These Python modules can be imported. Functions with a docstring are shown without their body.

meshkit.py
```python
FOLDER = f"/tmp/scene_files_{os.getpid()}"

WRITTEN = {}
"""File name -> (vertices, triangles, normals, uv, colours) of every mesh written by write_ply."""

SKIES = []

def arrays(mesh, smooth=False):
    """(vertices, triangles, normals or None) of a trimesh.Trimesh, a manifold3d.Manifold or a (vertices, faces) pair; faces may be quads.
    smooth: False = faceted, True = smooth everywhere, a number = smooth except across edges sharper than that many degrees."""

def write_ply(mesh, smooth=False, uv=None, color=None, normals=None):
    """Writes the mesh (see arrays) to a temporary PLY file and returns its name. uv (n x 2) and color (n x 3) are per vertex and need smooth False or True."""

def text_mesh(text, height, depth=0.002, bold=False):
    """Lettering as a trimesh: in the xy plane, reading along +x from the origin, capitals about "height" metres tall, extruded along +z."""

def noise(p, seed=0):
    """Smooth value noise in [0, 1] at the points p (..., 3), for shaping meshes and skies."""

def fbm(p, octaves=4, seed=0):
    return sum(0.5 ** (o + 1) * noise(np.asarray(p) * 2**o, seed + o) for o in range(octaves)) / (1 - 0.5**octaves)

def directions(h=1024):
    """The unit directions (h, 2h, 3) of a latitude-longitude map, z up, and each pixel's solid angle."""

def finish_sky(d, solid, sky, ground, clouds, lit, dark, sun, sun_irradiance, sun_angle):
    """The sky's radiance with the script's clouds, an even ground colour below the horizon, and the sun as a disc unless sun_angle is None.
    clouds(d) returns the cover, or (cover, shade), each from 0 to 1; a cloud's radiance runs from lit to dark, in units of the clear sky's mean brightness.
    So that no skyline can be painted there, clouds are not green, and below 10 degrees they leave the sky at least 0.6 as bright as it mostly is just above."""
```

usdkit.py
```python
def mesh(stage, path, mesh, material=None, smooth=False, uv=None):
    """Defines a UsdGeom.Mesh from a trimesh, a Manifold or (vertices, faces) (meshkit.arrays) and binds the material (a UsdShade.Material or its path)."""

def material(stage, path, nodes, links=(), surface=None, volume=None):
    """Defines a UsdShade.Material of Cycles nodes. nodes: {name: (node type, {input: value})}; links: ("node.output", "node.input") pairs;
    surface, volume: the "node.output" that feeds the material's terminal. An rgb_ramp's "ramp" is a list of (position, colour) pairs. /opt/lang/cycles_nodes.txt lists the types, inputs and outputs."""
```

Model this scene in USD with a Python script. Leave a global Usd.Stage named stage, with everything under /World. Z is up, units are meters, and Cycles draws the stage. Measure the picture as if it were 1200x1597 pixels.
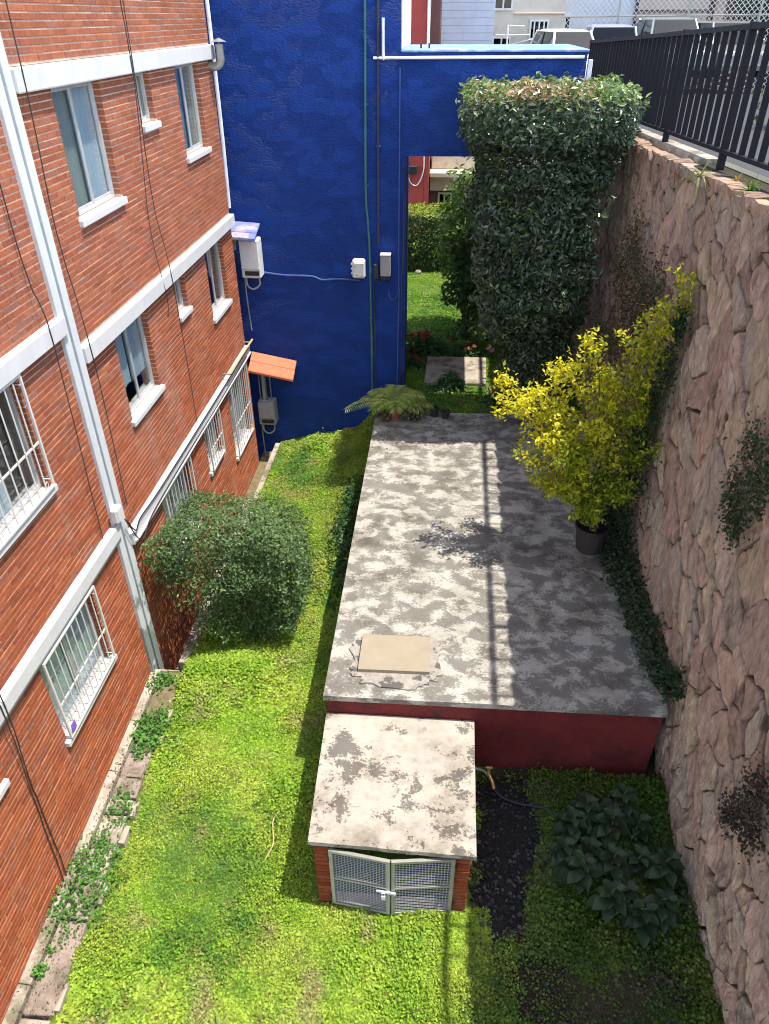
import math, numpy as np, trimesh, usdkit
from pxr import Usd, UsdGeom, UsdLux, UsdShade, Gf, Sdf, Vt
from shapely.geometry import Polygon, box as sbox, MultiPolygon
from shapely.ops import unary_union
from shapely import affinity
from scipy.spatial import Voronoi, cKDTree
from meshkit import fbm as fbm01

stage = Usd.Stage.CreateInMemory()
UsdGeom.SetStageUpAxis(stage, UsdGeom.Tokens.z)
UsdGeom.SetStageMetersPerUnit(stage, 1.0)
UsdGeom.Xform.Define(stage, '/World')
stage.SetDefaultPrim(stage.GetPrimAtPath('/World'))
UsdGeom.Scope.Define(stage, '/World/Looks')

# ------------------------------------------------------------------ camera, sky, sun, exposure
EXPOSURE = 1.62
YAW, PITCH, ROLL, FPX = 8.28223592e-02, 6.05116735e-01, -6.13889790e-03, 1118.83781
CAM = np.array([0.0, 0.0, 7.26])
_f = np.array([-math.sin(YAW) * math.cos(PITCH), math.cos(YAW) * math.cos(PITCH), -math.sin(PITCH)])
_r0 = np.array([math.cos(YAW), math.sin(YAW), 0.0]); _u0 = np.cross(_r0, _f)
_c, _s = math.cos(ROLL), math.sin(ROLL)
CR, CU = _c * _r0 + _s * _u0, -_s * _r0 + _c * _u0
cam = UsdGeom.Camera.Define(stage, '/World/camera')
cam.CreateHorizontalApertureAttr(36.0)
cam.CreateVerticalApertureAttr(36.0 * 1024 / 769)
cam.CreateFocalLengthAttr(36.0 * FPX / 1200.0)
cam.CreateClippingRangeAttr(Gf.Vec2f(0.05, 1000))
cam.CreateExposureAttr(EXPOSURE)
M = np.eye(4); M[0, :3], M[1, :3], M[2, :3], M[3, :3] = CR, CU, -_f, CAM
cam.AddTransformOp().Set(Gf.Matrix4d(*M.flatten().tolist()))

SUN = np.array([0.36, -0.012, 1.0]); SUN /= np.linalg.norm(SUN)
SUN_EL, SUN_ROT = math.asin(SUN[2]), math.atan2(SUN[0], SUN[1])
sky_mat = usdkit.material(stage, '/World/Looks/sky', {
    'sky': ('sky_texture', {'sky_type': 'single_scattering', 'sun_disc': False, 'sun_elevation': SUN_EL, 'sun_rotation': SUN_ROT,
                            'altitude': 1800.0, 'air_density': 1.0, 'aerosol_density': 3.0, 'ozone_density': 1.0}),
    'tc': ('texture_coordinate', {}), 'mp': ('mapping', {'scale': (1.0, 1.0, 2.2)}), 'nz': ('noise_texture', {'scale': 2.1, 'detail': 7.0, 'roughness': .55}),
    'rp': ('rgb_ramp', {'ramp': [(.42, (0, 0, 0)), (.62, (.75, .75, .75))]}), 'bw': ('rgb_to_bw', {}), 'cl': ('math', {'math_type': 'multiply', 'value2': 1.7}),  # unseen white clouds added over the sky to lift the fill light
    'cx': ('combine_xyz', {}), 'mx': ('mix', {}),
    'bg': ('background_shader', {'strength': 0.15})},
    [('tc.generated', 'mp.vector'), ('mp.vector', 'nz.vector'), ('nz.fac', 'rp.fac'), ('sky.color', 'bw.color'), ('bw.val', 'cl.value1'), ('cl.value', 'cx.x'), ('cl.value', 'cx.y'), ('cl.value', 'cx.z'),
     ('rp.color', 'mx.fac'), ('sky.color', 'mx.color1'), ('cx.vector', 'mx.color2'), ('mx.color', 'bg.color')], surface='bg.background')
dome = UsdLux.DomeLight.Define(stage, '/World/sky')
UsdShade.MaterialBindingAPI.Apply(dome.GetPrim()).Bind(sky_mat)
dome.GetPrim().SetCustomDataByKey('kind', 'structure')
sun = UsdLux.DistantLight.Define(stage, '/World/sun')
sun.CreateNormalizeAttr(True); sun.CreateIntensityAttr(0.60); sun.CreateAngleAttr(0.5); sun.CreateColorAttr(Gf.Vec3f(1.0, 0.945, 0.86))
zx = SUN; xx = np.cross([0, 1.0, 0], zx); xx /= np.linalg.norm(xx); yx = np.cross(zx, xx)
M = np.eye(4); M[0, :3], M[1, :3], M[2, :3] = xx, yx, zx
sun.AddTransformOp().Set(Gf.Matrix4d(*M.flatten().tolist()))

# ------------------------------------------------------------------ helpers
def fbm(p): return (fbm01(np.asarray(p, float)) - .5) * 2.2      # about -.6 .. .6, mean 0
R = np.random.default_rng(7)
USED = {}
def numbered(parent, name):
    k = (parent, name); n = USED.get(k, 0); USED[k] = n + 1
    return f'{parent}/{name}' if n == 0 else f'{parent}/{name}_{n:03d}'
class Node:
    def __init__(s, path, origin): s.path, s.o = path, np.asarray(origin, float)
def cd(prim, **k):
    for a, b in k.items():
        if b: prim.SetCustomDataByKey(a, b)
def thing(name, label, category, origin=(0, 0, 0), group=None, kind=None):
    p = numbered('/World', name)
    x = UsdGeom.Xform.Define(stage, p); x.AddTranslateOp().Set(Gf.Vec3d(*map(float, origin)))
    cd(x.GetPrim(), label=label, category=category, group=group, kind=kind)
    return Node(p, origin)
class MB:
    """collects geometry for ONE mesh; every piece may carry a colour"""
    def __init__(s): s.v, s.f, s.c, s.n = [], [], [], 0
    def add(s, v, f, col=None):
        v = np.asarray(v, float); f = np.asarray(f, int)
        if f.shape[1] == 4: f = np.vstack([f[:, [0, 1, 2]], f[:, [0, 2, 3]]])
        s.v.append(v); s.f.append(f + s.n); s.n += len(v)
        c = np.array([.5, .5, .5] if col is None else col, float)
        s.c.append(np.broadcast_to(c, (len(v), 3)) if c.ndim == 1 else c)
        return s
    def tm(s, m, col=None): return s.add(m.vertices, m.faces, col)
    def box(s, x0, x1, y0, y1, z0, z1, col=None, b=0.0):
        if b <= 0:
            v = [(x, y, z) for x in (x0, x1) for y in (y0, y1) for z in (z0, z1)]
            return s.add(v, BOXF, col)
        v, f = cbox(x1 - x0, y1 - y0, z1 - z0, b)
        return s.add(v + np.array([(x0 + x1) / 2, (y0 + y1) / 2, (z0 + z1) / 2]), f, col)
    def hexa(s, p, col=None):
        """8 corners in BOX order (x,y,z bits)"""
        return s.add(p, BOXF, col)
    def tube(s, pts, r, n=6, col=None, cap=True):
        return s.add(*tube(pts, r, n), col)
    def get(s): return np.vstack(s.v), np.vstack(s.f), np.vstack(s.c)
BOXF = np.array([(0, 1, 3, 2), (4, 6, 7, 5), (0, 4, 5, 1), (2, 3, 7, 6), (0, 2, 6, 4), (1, 5, 7, 3)])
_CB = {}
def cbox(sx, sy, sz, b):
    h = np.array([sx, sy, sz]) / 2; b = min(b, h.min() * .9); pts = []
    for sg in [(x, y, z) for x in (-1, 1) for y in (-1, 1) for z in (-1, 1)]:
        for a in range(3):
            q = h - b; q[a] = h[a]; pts.append(q * sg)
    m = trimesh.convex.convex_hull(np.array(pts))
    return np.array(m.vertices), np.array(m.faces)
def tube(pts, r, n=6):
    P = np.asarray(pts, float); k = len(P); r = np.broadcast_to(np.asarray(r, float), (k,))
    T = np.gradient(P, axis=0); T /= np.linalg.norm(T, axis=1, keepdims=True) + 1e-12
    a = np.array([0, 0, 1.0]) if abs(T[0, 2]) < .9 else np.array([1.0, 0, 0])
    U = np.cross(T[0], a); U /= np.linalg.norm(U); rings = []
    for i in range(k):
        U = U - T[i] * (U @ T[i]); U /= np.linalg.norm(U) + 1e-12; V = np.cross(T[i], U)
        t = np.arange(n) * 2 * math.pi / n
        rings.append(P[i] + r[i] * (np.cos(t)[:, None] * U + np.sin(t)[:, None] * V))
    v = np.vstack(rings + [P[:1], P[-1:]]); f = []
    for i in range(k - 1):
        for j in range(n):
            a0, a1 = i * n + j, i * n + (j + 1) % n
            f += [(a0, a1, a1 + n), (a0, a1 + n, a0 + n)]
    for j in range(n):
        f += [(k * n, (j + 1) % n, j), (k * n + 1, (k - 1) * n + j, (k - 1) * n + (j + 1) % n)]
    return v, np.array(f)
def curve(pts, n=24):
    """smooth curve through points (Catmull-Rom)"""
    P = np.asarray(pts, float); P = np.vstack([2 * P[0] - P[1], P, 2 * P[-1] - P[-2]]); out = []
    for i in range(1, len(P) - 2):
        t = np.linspace(0, 1, max(2, n // (len(P) - 3)), endpoint=False)[:, None]
        a, b, c, d = P[i - 1], P[i], P[i + 1], P[i + 2]
        out.append(.5 * (2 * b + (c - a) * t + (2 * a - 5 * b + 4 * c - d) * t ** 2 + (3 * b - a - 3 * c + d) * t ** 3))
    return np.vstack(out + [P[-2:-1]])
def put(parent, name, m, mat, smooth=False, label=None, category=None, group=None, kind=None, col=False):
    """defines a mesh of the scene under a Node (part), another mesh's Node (sub-part) or /World (thing)"""
    if isinstance(m, MB): v, f, c = m.get()
    else: v, f, c = np.asarray(m[0], float), np.asarray(m[1], int), (m[2] if len(m) > 2 else None)
    par = parent.path if parent else '/World'; o = parent.o if parent else np.zeros(3)
    p = numbered(par, name)
    if parent is None:
        o = v.mean(0); o[2] = v[:, 2].min()
    if col and c is not None and smooth is not True: smooth = False
    pr = usdkit.mesh(stage, p, (v - o, f), mat, smooth=smooth)
    if col and c is not None:
        UsdGeom.PrimvarsAPI(pr).CreatePrimvar('col', Sdf.ValueTypeNames.Color3fArray, 'vertex').Set(Vt.Vec3fArray.FromNumpy(np.ascontiguousarray(c, np.float32)))
    if parent is None: pr.AddTranslateOp().Set(Gf.Vec3d(*map(float, o)))
    cd(pr.GetPrim(), label=label, category=category, group=group, kind=kind)
    return Node(p, o)
def pix(P):
    d = np.asarray(P, float) - CAM; z = np.maximum(d @ _f, 1e-3)
    return np.stack([600 + FPX * (d @ CR) / z, 798.5 - FPX * (d @ CU) / z], -1), d @ _f
def poly_extrude(poly, h):
    out = MB()
    for g in (poly.geoms if hasattr(poly, 'geoms') else [poly]):
        if g.area > 1e-6: out.tm(trimesh.creation.extrude_polygon(g, h))
    return out.get()
def leaves(P, D, N, L, W, col, fold=.15):
    """folded rhombus leaves: base P, direction D, up N"""
    n = len(P); D = D / (np.linalg.norm(D, axis=1, keepdims=True) + 1e-9)
    S = np.cross(D, N); S /= np.linalg.norm(S, axis=1, keepdims=True) + 1e-9; Nn = np.cross(S, D)
    L = np.broadcast_to(L, (n,))[:, None]; W = np.broadcast_to(W, (n,))[:, None]
    mid = P + D * L * .45 + Nn * W * fold
    v = np.stack([P, mid + S * W * .5, P + D * L - Nn * L * .08, mid - S * W * .5], 1).reshape(-1, 3)
    b = np.arange(n)[:, None] * 4
    f = np.vstack([b + [0, 1, 2], b + [0, 2, 3]])
    return v, f, np.repeat(np.asarray(col, float), 4, 0)
def rdir(n, rng=R):
    d = rng.normal(size=(n, 3)); return d / np.linalg.norm(d, axis=1, keepdims=True)
def smooth01(x, a, b):
    t = np.clip((np.asarray(x, float) - a) / (b - a), 0, 1); return t * t * (3 - 2 * t)

# ------------------------------------------------------------------ materials
def mat(name, color, rough=.7, var=.25, scale=6, bump=0, bscale=40, spec=.4, metal=0, dark=None, dscale=1.5, dlo=.5, dhi=.65, stretch=(1, 1, 1), attr=False, bdist=.02, extra=None):
    n = {'g': ('geometry', {}), 'mp': ('mapping', {'scale': stretch}),
         'nz': ('noise_texture', {'scale': scale, 'detail': 6.0, 'roughness': .65}),
         'rp': ('rgb_ramp', {'ramp': [(.25, (1 - var,) * 3), (.75, (1 + var,) * 3)]}),
         'mu': ('mix', {'mix_type': 'multiply', 'fac': 1.0, 'color1': tuple(color)}),
         'p': ('principled_bsdf', {'roughness': rough, 'specular_ior_level': spec, 'metallic': metal})}
    l = [('g.position', 'mp.vector'), ('mp.vector', 'nz.vector'), ('nz.fac', 'rp.fac'), ('rp.color', 'mu.color2')]
    out = 'mu.color'
    if attr:
        n['at'] = ('attribute', {'attribute': 'col'}); l.append(('at.color', 'mu.color1'))
    if dark is not None:
        n['dn'] = ('noise_texture', {'scale': dscale, 'detail': 9.0, 'roughness': .62, 'distortion': .3})
        n['dr'] = ('rgb_ramp', {'ramp': [(dlo, (0, 0, 0)), (dhi, (1, 1, 1))]})
        n['dm'] = ('mix', {'mix_type': 'mix', 'color2': tuple(dark)})
        l += [('mp.vector', 'dn.vector'), ('dn.fac', 'dr.fac'), ('dr.color', 'dm.fac'), (out, 'dm.color1')]; out = 'dm.color'
    l.append((out, 'p.base_color'))
    if bump:
        n['bn'] = ('noise_texture', {'scale': bscale, 'detail': 5.0, 'roughness': .6})
        n['b'] = ('bump', {'strength': bump, 'distance': bdist})
        l += [('mp.vector', 'bn.vector'), ('bn.fac', 'b.height'), ('b.normal', 'p.normal')]
    if extra: extra(n, l)
    return usdkit.material(stage, '/World/Looks/' + name, n, l, surface='p.BSDF')
def leafmat(name, trans=.35, rough=.45, spec=.4, gain=1.0):
    n = {'at': ('attribute', {'attribute': 'col'}), 'p': ('principled_bsdf', {'roughness': rough, 'specular_ior_level': spec}),
         't': ('translucent_bsdf', {}), 'tc': ('mix', {'mix_type': 'multiply', 'fac': 1.0, 'color2': (1.3, 1.35, .6)}),
         'm': ('mix_closure', {'fac': trans})}
    l = [('at.color', 'p.base_color'), ('at.color', 'tc.color1'), ('tc.color', 't.color'), ('p.BSDF', 'm.closure1'), ('t.BSDF', 'm.closure2')]
    return usdkit.material(stage, '/World/Looks/' + name, n, l, surface='m.closure')
m_leaf = leafmat('leaf'); m_leafgloss = leafmat('glossy_leaf', .18, .24, .8); m_cover = leafmat('ground_cover_leaf', .3, .5, .3)
m_petal = leafmat('petal', .2, .6, .2)
def brick_extra(n, l):
    # whitish lime bloom on the fired clay, in vertical streaks
    n['m2'] = ('mapping', {'scale': (1, 1.6, .35)}); n['wn'] = ('noise_texture', {'scale': 1.3, 'detail': 8.0, 'roughness': .7})
    n['wr'] = ('rgb_ramp', {'ramp': [(.52, (0, 0, 0)), (.78, (.5, .5, .5))]}); n['wm'] = ('mix', {'color2': (.34, .26, .215)})
    i = [k for k in l if k[1] == 'p.base_color'][0]; l.remove(i)
    l += [('g.position', 'm2.vector'), ('m2.vector', 'wn.vector'), ('wn.fac', 'wr.fac'), ('wr.color', 'wm.fac'), (i[0], 'wm.color1'), ('wm.color', 'p.base_color')]
m_brick = mat('fired_brick', (.4, .15, .08), .85, .28, 22, .5, 70, .15, attr=True, extra=brick_extra, bdist=.01)
m_mortar = mat('mortar', (.56, .43, .34), .9, .25, 15, .3, 60, .2)
m_white = mat('white_paint', (.57, .57, .56), .55, .08, 5, .12, 30, .4, dark=(.5, .48, .45), dscale=2.2, dlo=.62, dhi=.85, stretch=(1, 1, .4))
def joint_extra(n, l):
    # the paint has peeled and gone mossy on the lowest two metres only
    n['sx'] = ('separate_xyz', {}); n['mr'] = ('map_range', {'from_min': .3, 'from_max': 2.3, 'to_min': .16, 'to_max': -.25, 'clamp': True}); n['ad'] = ('math', {'math_type': 'add'})
    l.remove(('dn.fac', 'dr.fac')); l += [('g.position', 'sx.vector'), ('sx.z', 'mr.value'), ('mr.result', 'ad.value1'), ('dn.fac', 'ad.value2'), ('ad.value', 'dr.fac')]
m_joint = mat('weathered_white_paint', (.56, .585, .585), .6, .1, 5, .15, 30, .4, dark=(.22, .26, .24), dscale=3.0, dlo=.52, dhi=.58, extra=joint_extra)
m_groove = mat('joint_filler', (.2, .21, .22), .8, .2, 8)
m_alum = mat('window_aluminium', (.55, .54, .52), .4, .1, 6, 0, 1, .5, .5)
m_grille = mat('grille_paint', (.6, .58, .54), .5, .1, 8, 0, 1, .4)
m_curtain = mat('curtain_cloth', (.62, .67, .72), .9, .1, 3)
m_curtain2 = mat('olive_curtain', (.42, .43, .37), .9, .1, 3)
m_curtain3 = mat('white_curtain', (.72, .73, .74), .9, .08, 3)
m_teal = mat('teal_curtain', (.28, .42, .46), .9, .1, 3)
m_room = mat('room_dark', (.05, .05, .05), .9)
def glassmat(name, tint, gl=.04):
    return usdkit.material(stage, '/World/Looks/' + name, {'t': ('transparent_bsdf', {'color': tint}), 'g': ('glossy_bsdf', {'color': (.9, .93, .95), 'roughness': .02}), 'lw': ('layer_weight', {'blend': .5}),
        'pw': ('math', {'math_type': 'power', 'value2': 4.0}), 'ma': ('math', {'math_type': 'multiply_add', 'value2': .85, 'value3': gl, 'use_clamp': True}),
        'm': ('mix_closure', {})}, [('lw.facing', 'pw.value1'), ('pw.value', 'ma.value1'), ('ma.value', 'm.fac'), ('t.BSDF', 'm.closure1'), ('g.BSDF', 'm.closure2')], surface='m.closure')
m_glass = glassmat('window_glass', (.82, .87, .88)); m_carglass = glassmat('car_glass', (.25, .3, .3))
m_blue = mat('cobalt_render', (.006, .042, .225), .6, .16, 5, .7, 22, .28, dark=(.006, .035, .195), dscale=1.1, dlo=.5, dhi=.7, stretch=(1, 1, 1.6), bdist=.06)
m_skyblue = mat('pale_blue_roof_paint', (.17, .28, .56), .6, .2, 4, .3, 30, .3, dark=(.42, .50, .60), dscale=3, dlo=.54, dhi=.62)
m_bluedark = mat('blue_jamb_paint', (.015, .04, .17), .7, .2, 4, .3, 20)
def slabmat(name, pale, dark, s, lo, hi, st):
    def ex(n, l):
        n['f'] = ('noise_texture', {'scale': 34.0, 'detail': 6.0, 'roughness': .75}); n['add'] = ('math', {'math_type': 'multiply_add', 'value2': .50})
        n['fr'] = ('math', {'math_type': 'add'})
        l.remove(('dn.fac', 'dr.fac'))
        l += [('mp.vector', 'f.vector'), ('f.fac', 'add.value1'), ('dn.fac', 'add.value3'), ('add.value', 'dr.fac')]
        n['big'] = ('noise_texture', {'scale': 1.7, 'detail': 10.0, 'roughness': .72}); n['br'] = ('rgb_ramp', {'ramp': [(.34, (.52, .49, .44)), (.5, (.92, .91, .88)), (.68, (1.1, 1.1, 1.1))]})
        n['bm'] = ('mix', {'mix_type': 'multiply', 'fac': 1.0})
        l.remove(('dm.color', 'p.base_color'))
        l += [('g.position', 'big.vector'), ('big.fac', 'br.fac'), ('dm.color', 'bm.color1'), ('br.color', 'bm.color2'), ('bm.color', 'p.base_color')]
    return mat(name, pale, .9, .14, 9, .45, 45, .2, dark=dark, dscale=s, dlo=lo, dhi=hi, stretch=st, extra=ex)
m_slab = slabmat('lichened_concrete', (.40, .38, .335), (.18, .168, .148), 3.6, .695, .785, (.95, 1.3, 1))
m_cageroof = slabmat('flaked_concrete_paint', (.40, .365, .31), (.15, .135, .117), 3.0, .785, .815, (1, 1.1, 1))
m_hatch = mat('hatch_cement', (.29, .245, .175), .85, .1, 6, .1, 40, .2)
m_crack = mat('cement_collar', (.31, .28, .24), .9, .3, 14, .9, 30, .2, dark=(.11, .10, .09), dscale=6, dlo=.52, dhi=.57)
m_red = mat('oxblood_paint', (.15, .021, .020), .75, .3, 5, .6, 28, .25, dark=(.06, .016, .016), dscale=2.5, dlo=.5, dhi=.7)
m_stone = mat('field_stone', (.3, .2, .16), .9, .34, 9, .75, 13, .2, attr=True, stretch=(1, 1.7, .7), dark=(.13, .085, .065), dscale=3.5, dlo=.53, dhi=.68, bdist=.07)
m_stonegap = mat('stone_joint_earth', (.11, .082, .064), .95, .4, 9, .9, 20, .1)
m_soil = mat('soil', (.05, .043, .028), .95, .4, 12, .8, 30, .1)
m_moss = mat('mossy_soil', (.105, .165, .02), .95, .6, 25, .8, 30, .1)
def bed_extra(n, l):
    # right of the cage the moss gives way to bare dark soil
    n['sx'] = ('separate_xyz', {}); n['e'] = ('noise_texture', {'scale': 3.0, 'detail': 4.0}); n['ea'] = ('math', {'math_type': 'multiply_add', 'value2': .5})
    n['er'] = ('map_range', {'from_min': .95, 'from_max': 1.15, 'clamp': True}); n['em'] = ('mix', {'color2': (.04, .034, .022)})
    l.remove(('mu.color', 'p.base_color'))
    l += [('g.position', 'sx.vector'), ('g.position', 'e.vector'), ('e.fac', 'ea.value1'), ('sx.x', 'ea.value3'), ('ea.value', 'er.value'), ('er.result', 'em.fac'), ('mu.color', 'em.color1'), ('em.color', 'p.base_color')]
m_ground = mat('garden_ground', (.105, .16, .022), .95, .6, 25, .8, 30, .1, extra=bed_extra)
m_blacksoil = mat('black_earth', (.022, .02, .02), .95, .5, 25, 1, 40, .15)
m_path = mat('path_concrete', (.38, .325, .26), .9, .25, 6, .4, 40, .2, dark=(.17, .145, .10), dscale=3.2, dlo=.46, dhi=.6)
m_pathslab = mat('pinkish_path_slab', (.30, .235, .195), .9, .3, 8, .4, 40, .2, dark=(.15, .12, .085), dscale=4.0, dlo=.46, dhi=.62)
m_mosspath = mat('mossy_path', (.17, .14, .075), .9, .35, 8, .4, 40, .2)
m_fence = mat('black_fence_paint', (.009, .009, .013), .6, .2, 8, 0, 1, .2)
m_galv = mat('galvanised_steel', (.36, .35, .31), .45, .18, 12, 0, 1, .5, .6)
m_wire = mat('galvanised_wire', (.55, .55, .53), .4, .1, 12, 0, 1, .5, .3)
m_cable = mat('black_cable', (.03, .028, .028), .6)
m_green_pipe = mat('green_conduit', (.035, .13, .13), .55)
m_dark_pipe = mat('dark_conduit', (.03, .03, .05), .6)
m_bluepipe = mat('blue_painted_pipe', (.055, .10, .27), .5)
m_whitepipe = mat('white_pipe', (.75, .75, .76), .45)
m_plastic = mat('white_enclosure', (.68, .67, .64), .5, .12, 10)
m_grey = mat('grey_enclosure', (.33, .32, .30), .5, .12, 10)
m_black = mat('black_plastic', (.02, .02, .02), .5)
m_tile_o = mat('orange_roof_sheet', (.60, .16, .075), .7, .15, 6, .3, 30)
m_tile_b = mat('blue_roof_sheet', (.16, .2, .55), .6, .2, 6, dark=(.45, .36, .33), dscale=4, dlo=.5, dhi=.6)
m_terra = mat('terracotta', (.32, .11, .06), .8, .2, 12)
m_bark = mat('bark', (.10, .075, .055), .9, .3, 14, .6, 40, .1)
m_pot = mat('dark_pot', (.032, .022, .02), .6, .2, 8)
m_wood = mat('bare_wood_pole', (.5, .36, .17), .7, .2, 20)
m_asphalt = mat('asphalt', (.055, .055, .055), .9, .25, 12, .3, 60)
m_earth = mat('far_earth', (.12, .11, .08), .95, .3, 2)
m_redwall = mat('red_wall_paint', (.36, .055, .045), .75, .15, 2, .2, 20)
m_brown = mat('brown_wall_paint', (.13, .06, .05), .8, .15, 2)
m_cream = mat('cream_wall_paint', (.50, .46, .38), .8, .12, 2, .2, 20, dark=(.4, .36, .3), dscale=1, dlo=.5, dhi=.7)
m_bluewhite = mat('bluish_white_block', (.50, .54, .62), .8, .1, 2, .2, 20)
m_beige = mat('pinkish_beige_wall', (.46, .37, .30), .8, .12, 2)
m_roofcream = mat('cream_terrace', (.62, .55, .42), .85, .2, 3, dark=(.3, .26, .2), dscale=2.5, dlo=.58, dhi=.7)
m_carwhite = mat('car_paint_white', (.75, .75, .75), .25, .02, 2, 0, 1, .6)
m_carsilver = mat('car_paint_silver', (.42, .42, .44), .28, .02, 2, 0, 1, .6, .4)
m_cargreen = mat('car_paint_grey_green', (.22, .27, .26), .25, .02, 2, 0, 1, .6, .3)
m_cargrey = mat('car_paint_dark', (.2, .19, .18), .28, .02, 2, 0, 1, .6, .3)
m_rubber = mat('tyre_rubber', (.02, .02, .02), .8)
m_brass = mat('brass', (.55, .38, .13), .4, .1, 10, 0, 1, .5, .8)
m_purple = mat('purple_sticker', (.25, .12, .5), .6)
m_lichen = mat('ochre_lichen', (.4, .26, .04), .9, .3, 20)

# ------------------------------------------------------------------ ground levels
def gz(x, y):
    """height of the garden's soil"""
    x = np.asarray(x, float); y = np.asarray(y, float)
    base = np.interp(y, [-3, 2, 3.6, 5.2, 6.5, 7.4, 9, 13.2], [-.22, -.2, -.16, -.02, .04, -.16, -.22, -.12])
    rise = np.clip((x + 3.25) / 2.1, 0, 1.2) * (.06 + .48 * smooth01(y, 6.5, 12.8))
    rise = rise + .42 * smooth01(x, -1.7, -1.05) * smooth01(y, 11.6, 12.5)
    return base + np.where(x < .5, rise, .06) + .03 * np.sin(x * 3.1 + y * 1.7) * .6
def gb(x, y):
    """height of the rear lawn beyond the passage"""
    return 1.07 + .004 * (np.asarray(y, float) - 12) + .02 * np.sin(np.asarray(x, float) * 2 + np.asarray(y, float))
def sheet(x0, x1, y0, y1, h, nx, ny):
    X, Y = np.meshgrid(np.linspace(x0, x1, nx), np.linspace(y0, y1, ny)); Z = h(X, Y)
    v = np.stack([X, Y, Z], -1).reshape(-1, 3); i = np.arange(nx * ny).reshape(ny, nx)
    return v, np.stack([i[:-1, :-1], i[:-1, 1:], i[1:, 1:], i[1:, :-1]], -1).reshape(-1, 4)
put(None, 'ground', sheet(-3.28, 2.85, -3, 13.1, gz, 40, 100), m_ground, True, kind='structure')
_bx, _bf = sheet(-1.16, 2.85, 12.0, 13.12, gb, 16, 8); _cx, _cf = sheet(-1.9, 2.85, 13.121, 26.5, gb, 20, 50)
put(None, 'lawn_ground', MB().add(_bx, _bf).add(_cx, _cf), m_moss, True, kind='structure')
# street level behind the retaining wall, and the land around the garden
def street(x, y): return 5.94 - .0384 * (np.clip(y, -40, 40) - 8) + 0 * x
put(None, 'road', sheet(3.12, 160, -120, 200, street, 12, 60), m_asphalt, True, kind='structure')
put(None, 'terrain', sheet(-200, 3.1, 26.5, 200, lambda x, y: 1.05 + .03 * (y - 26.5), 8, 12), m_earth, True, kind='structure')
put(None, 'terrain', sheet(-200, -7.5, -120, 26.4, lambda x, y: -.3 + 0 * x, 6, 8), m_earth, True, kind='structure')
put(None, 'terrain', sheet(-7.4, 3.1, -120, -3.02, lambda x, y: -.3 + 0 * x, 4, 8), m_earth, True, kind='structure')

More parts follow.
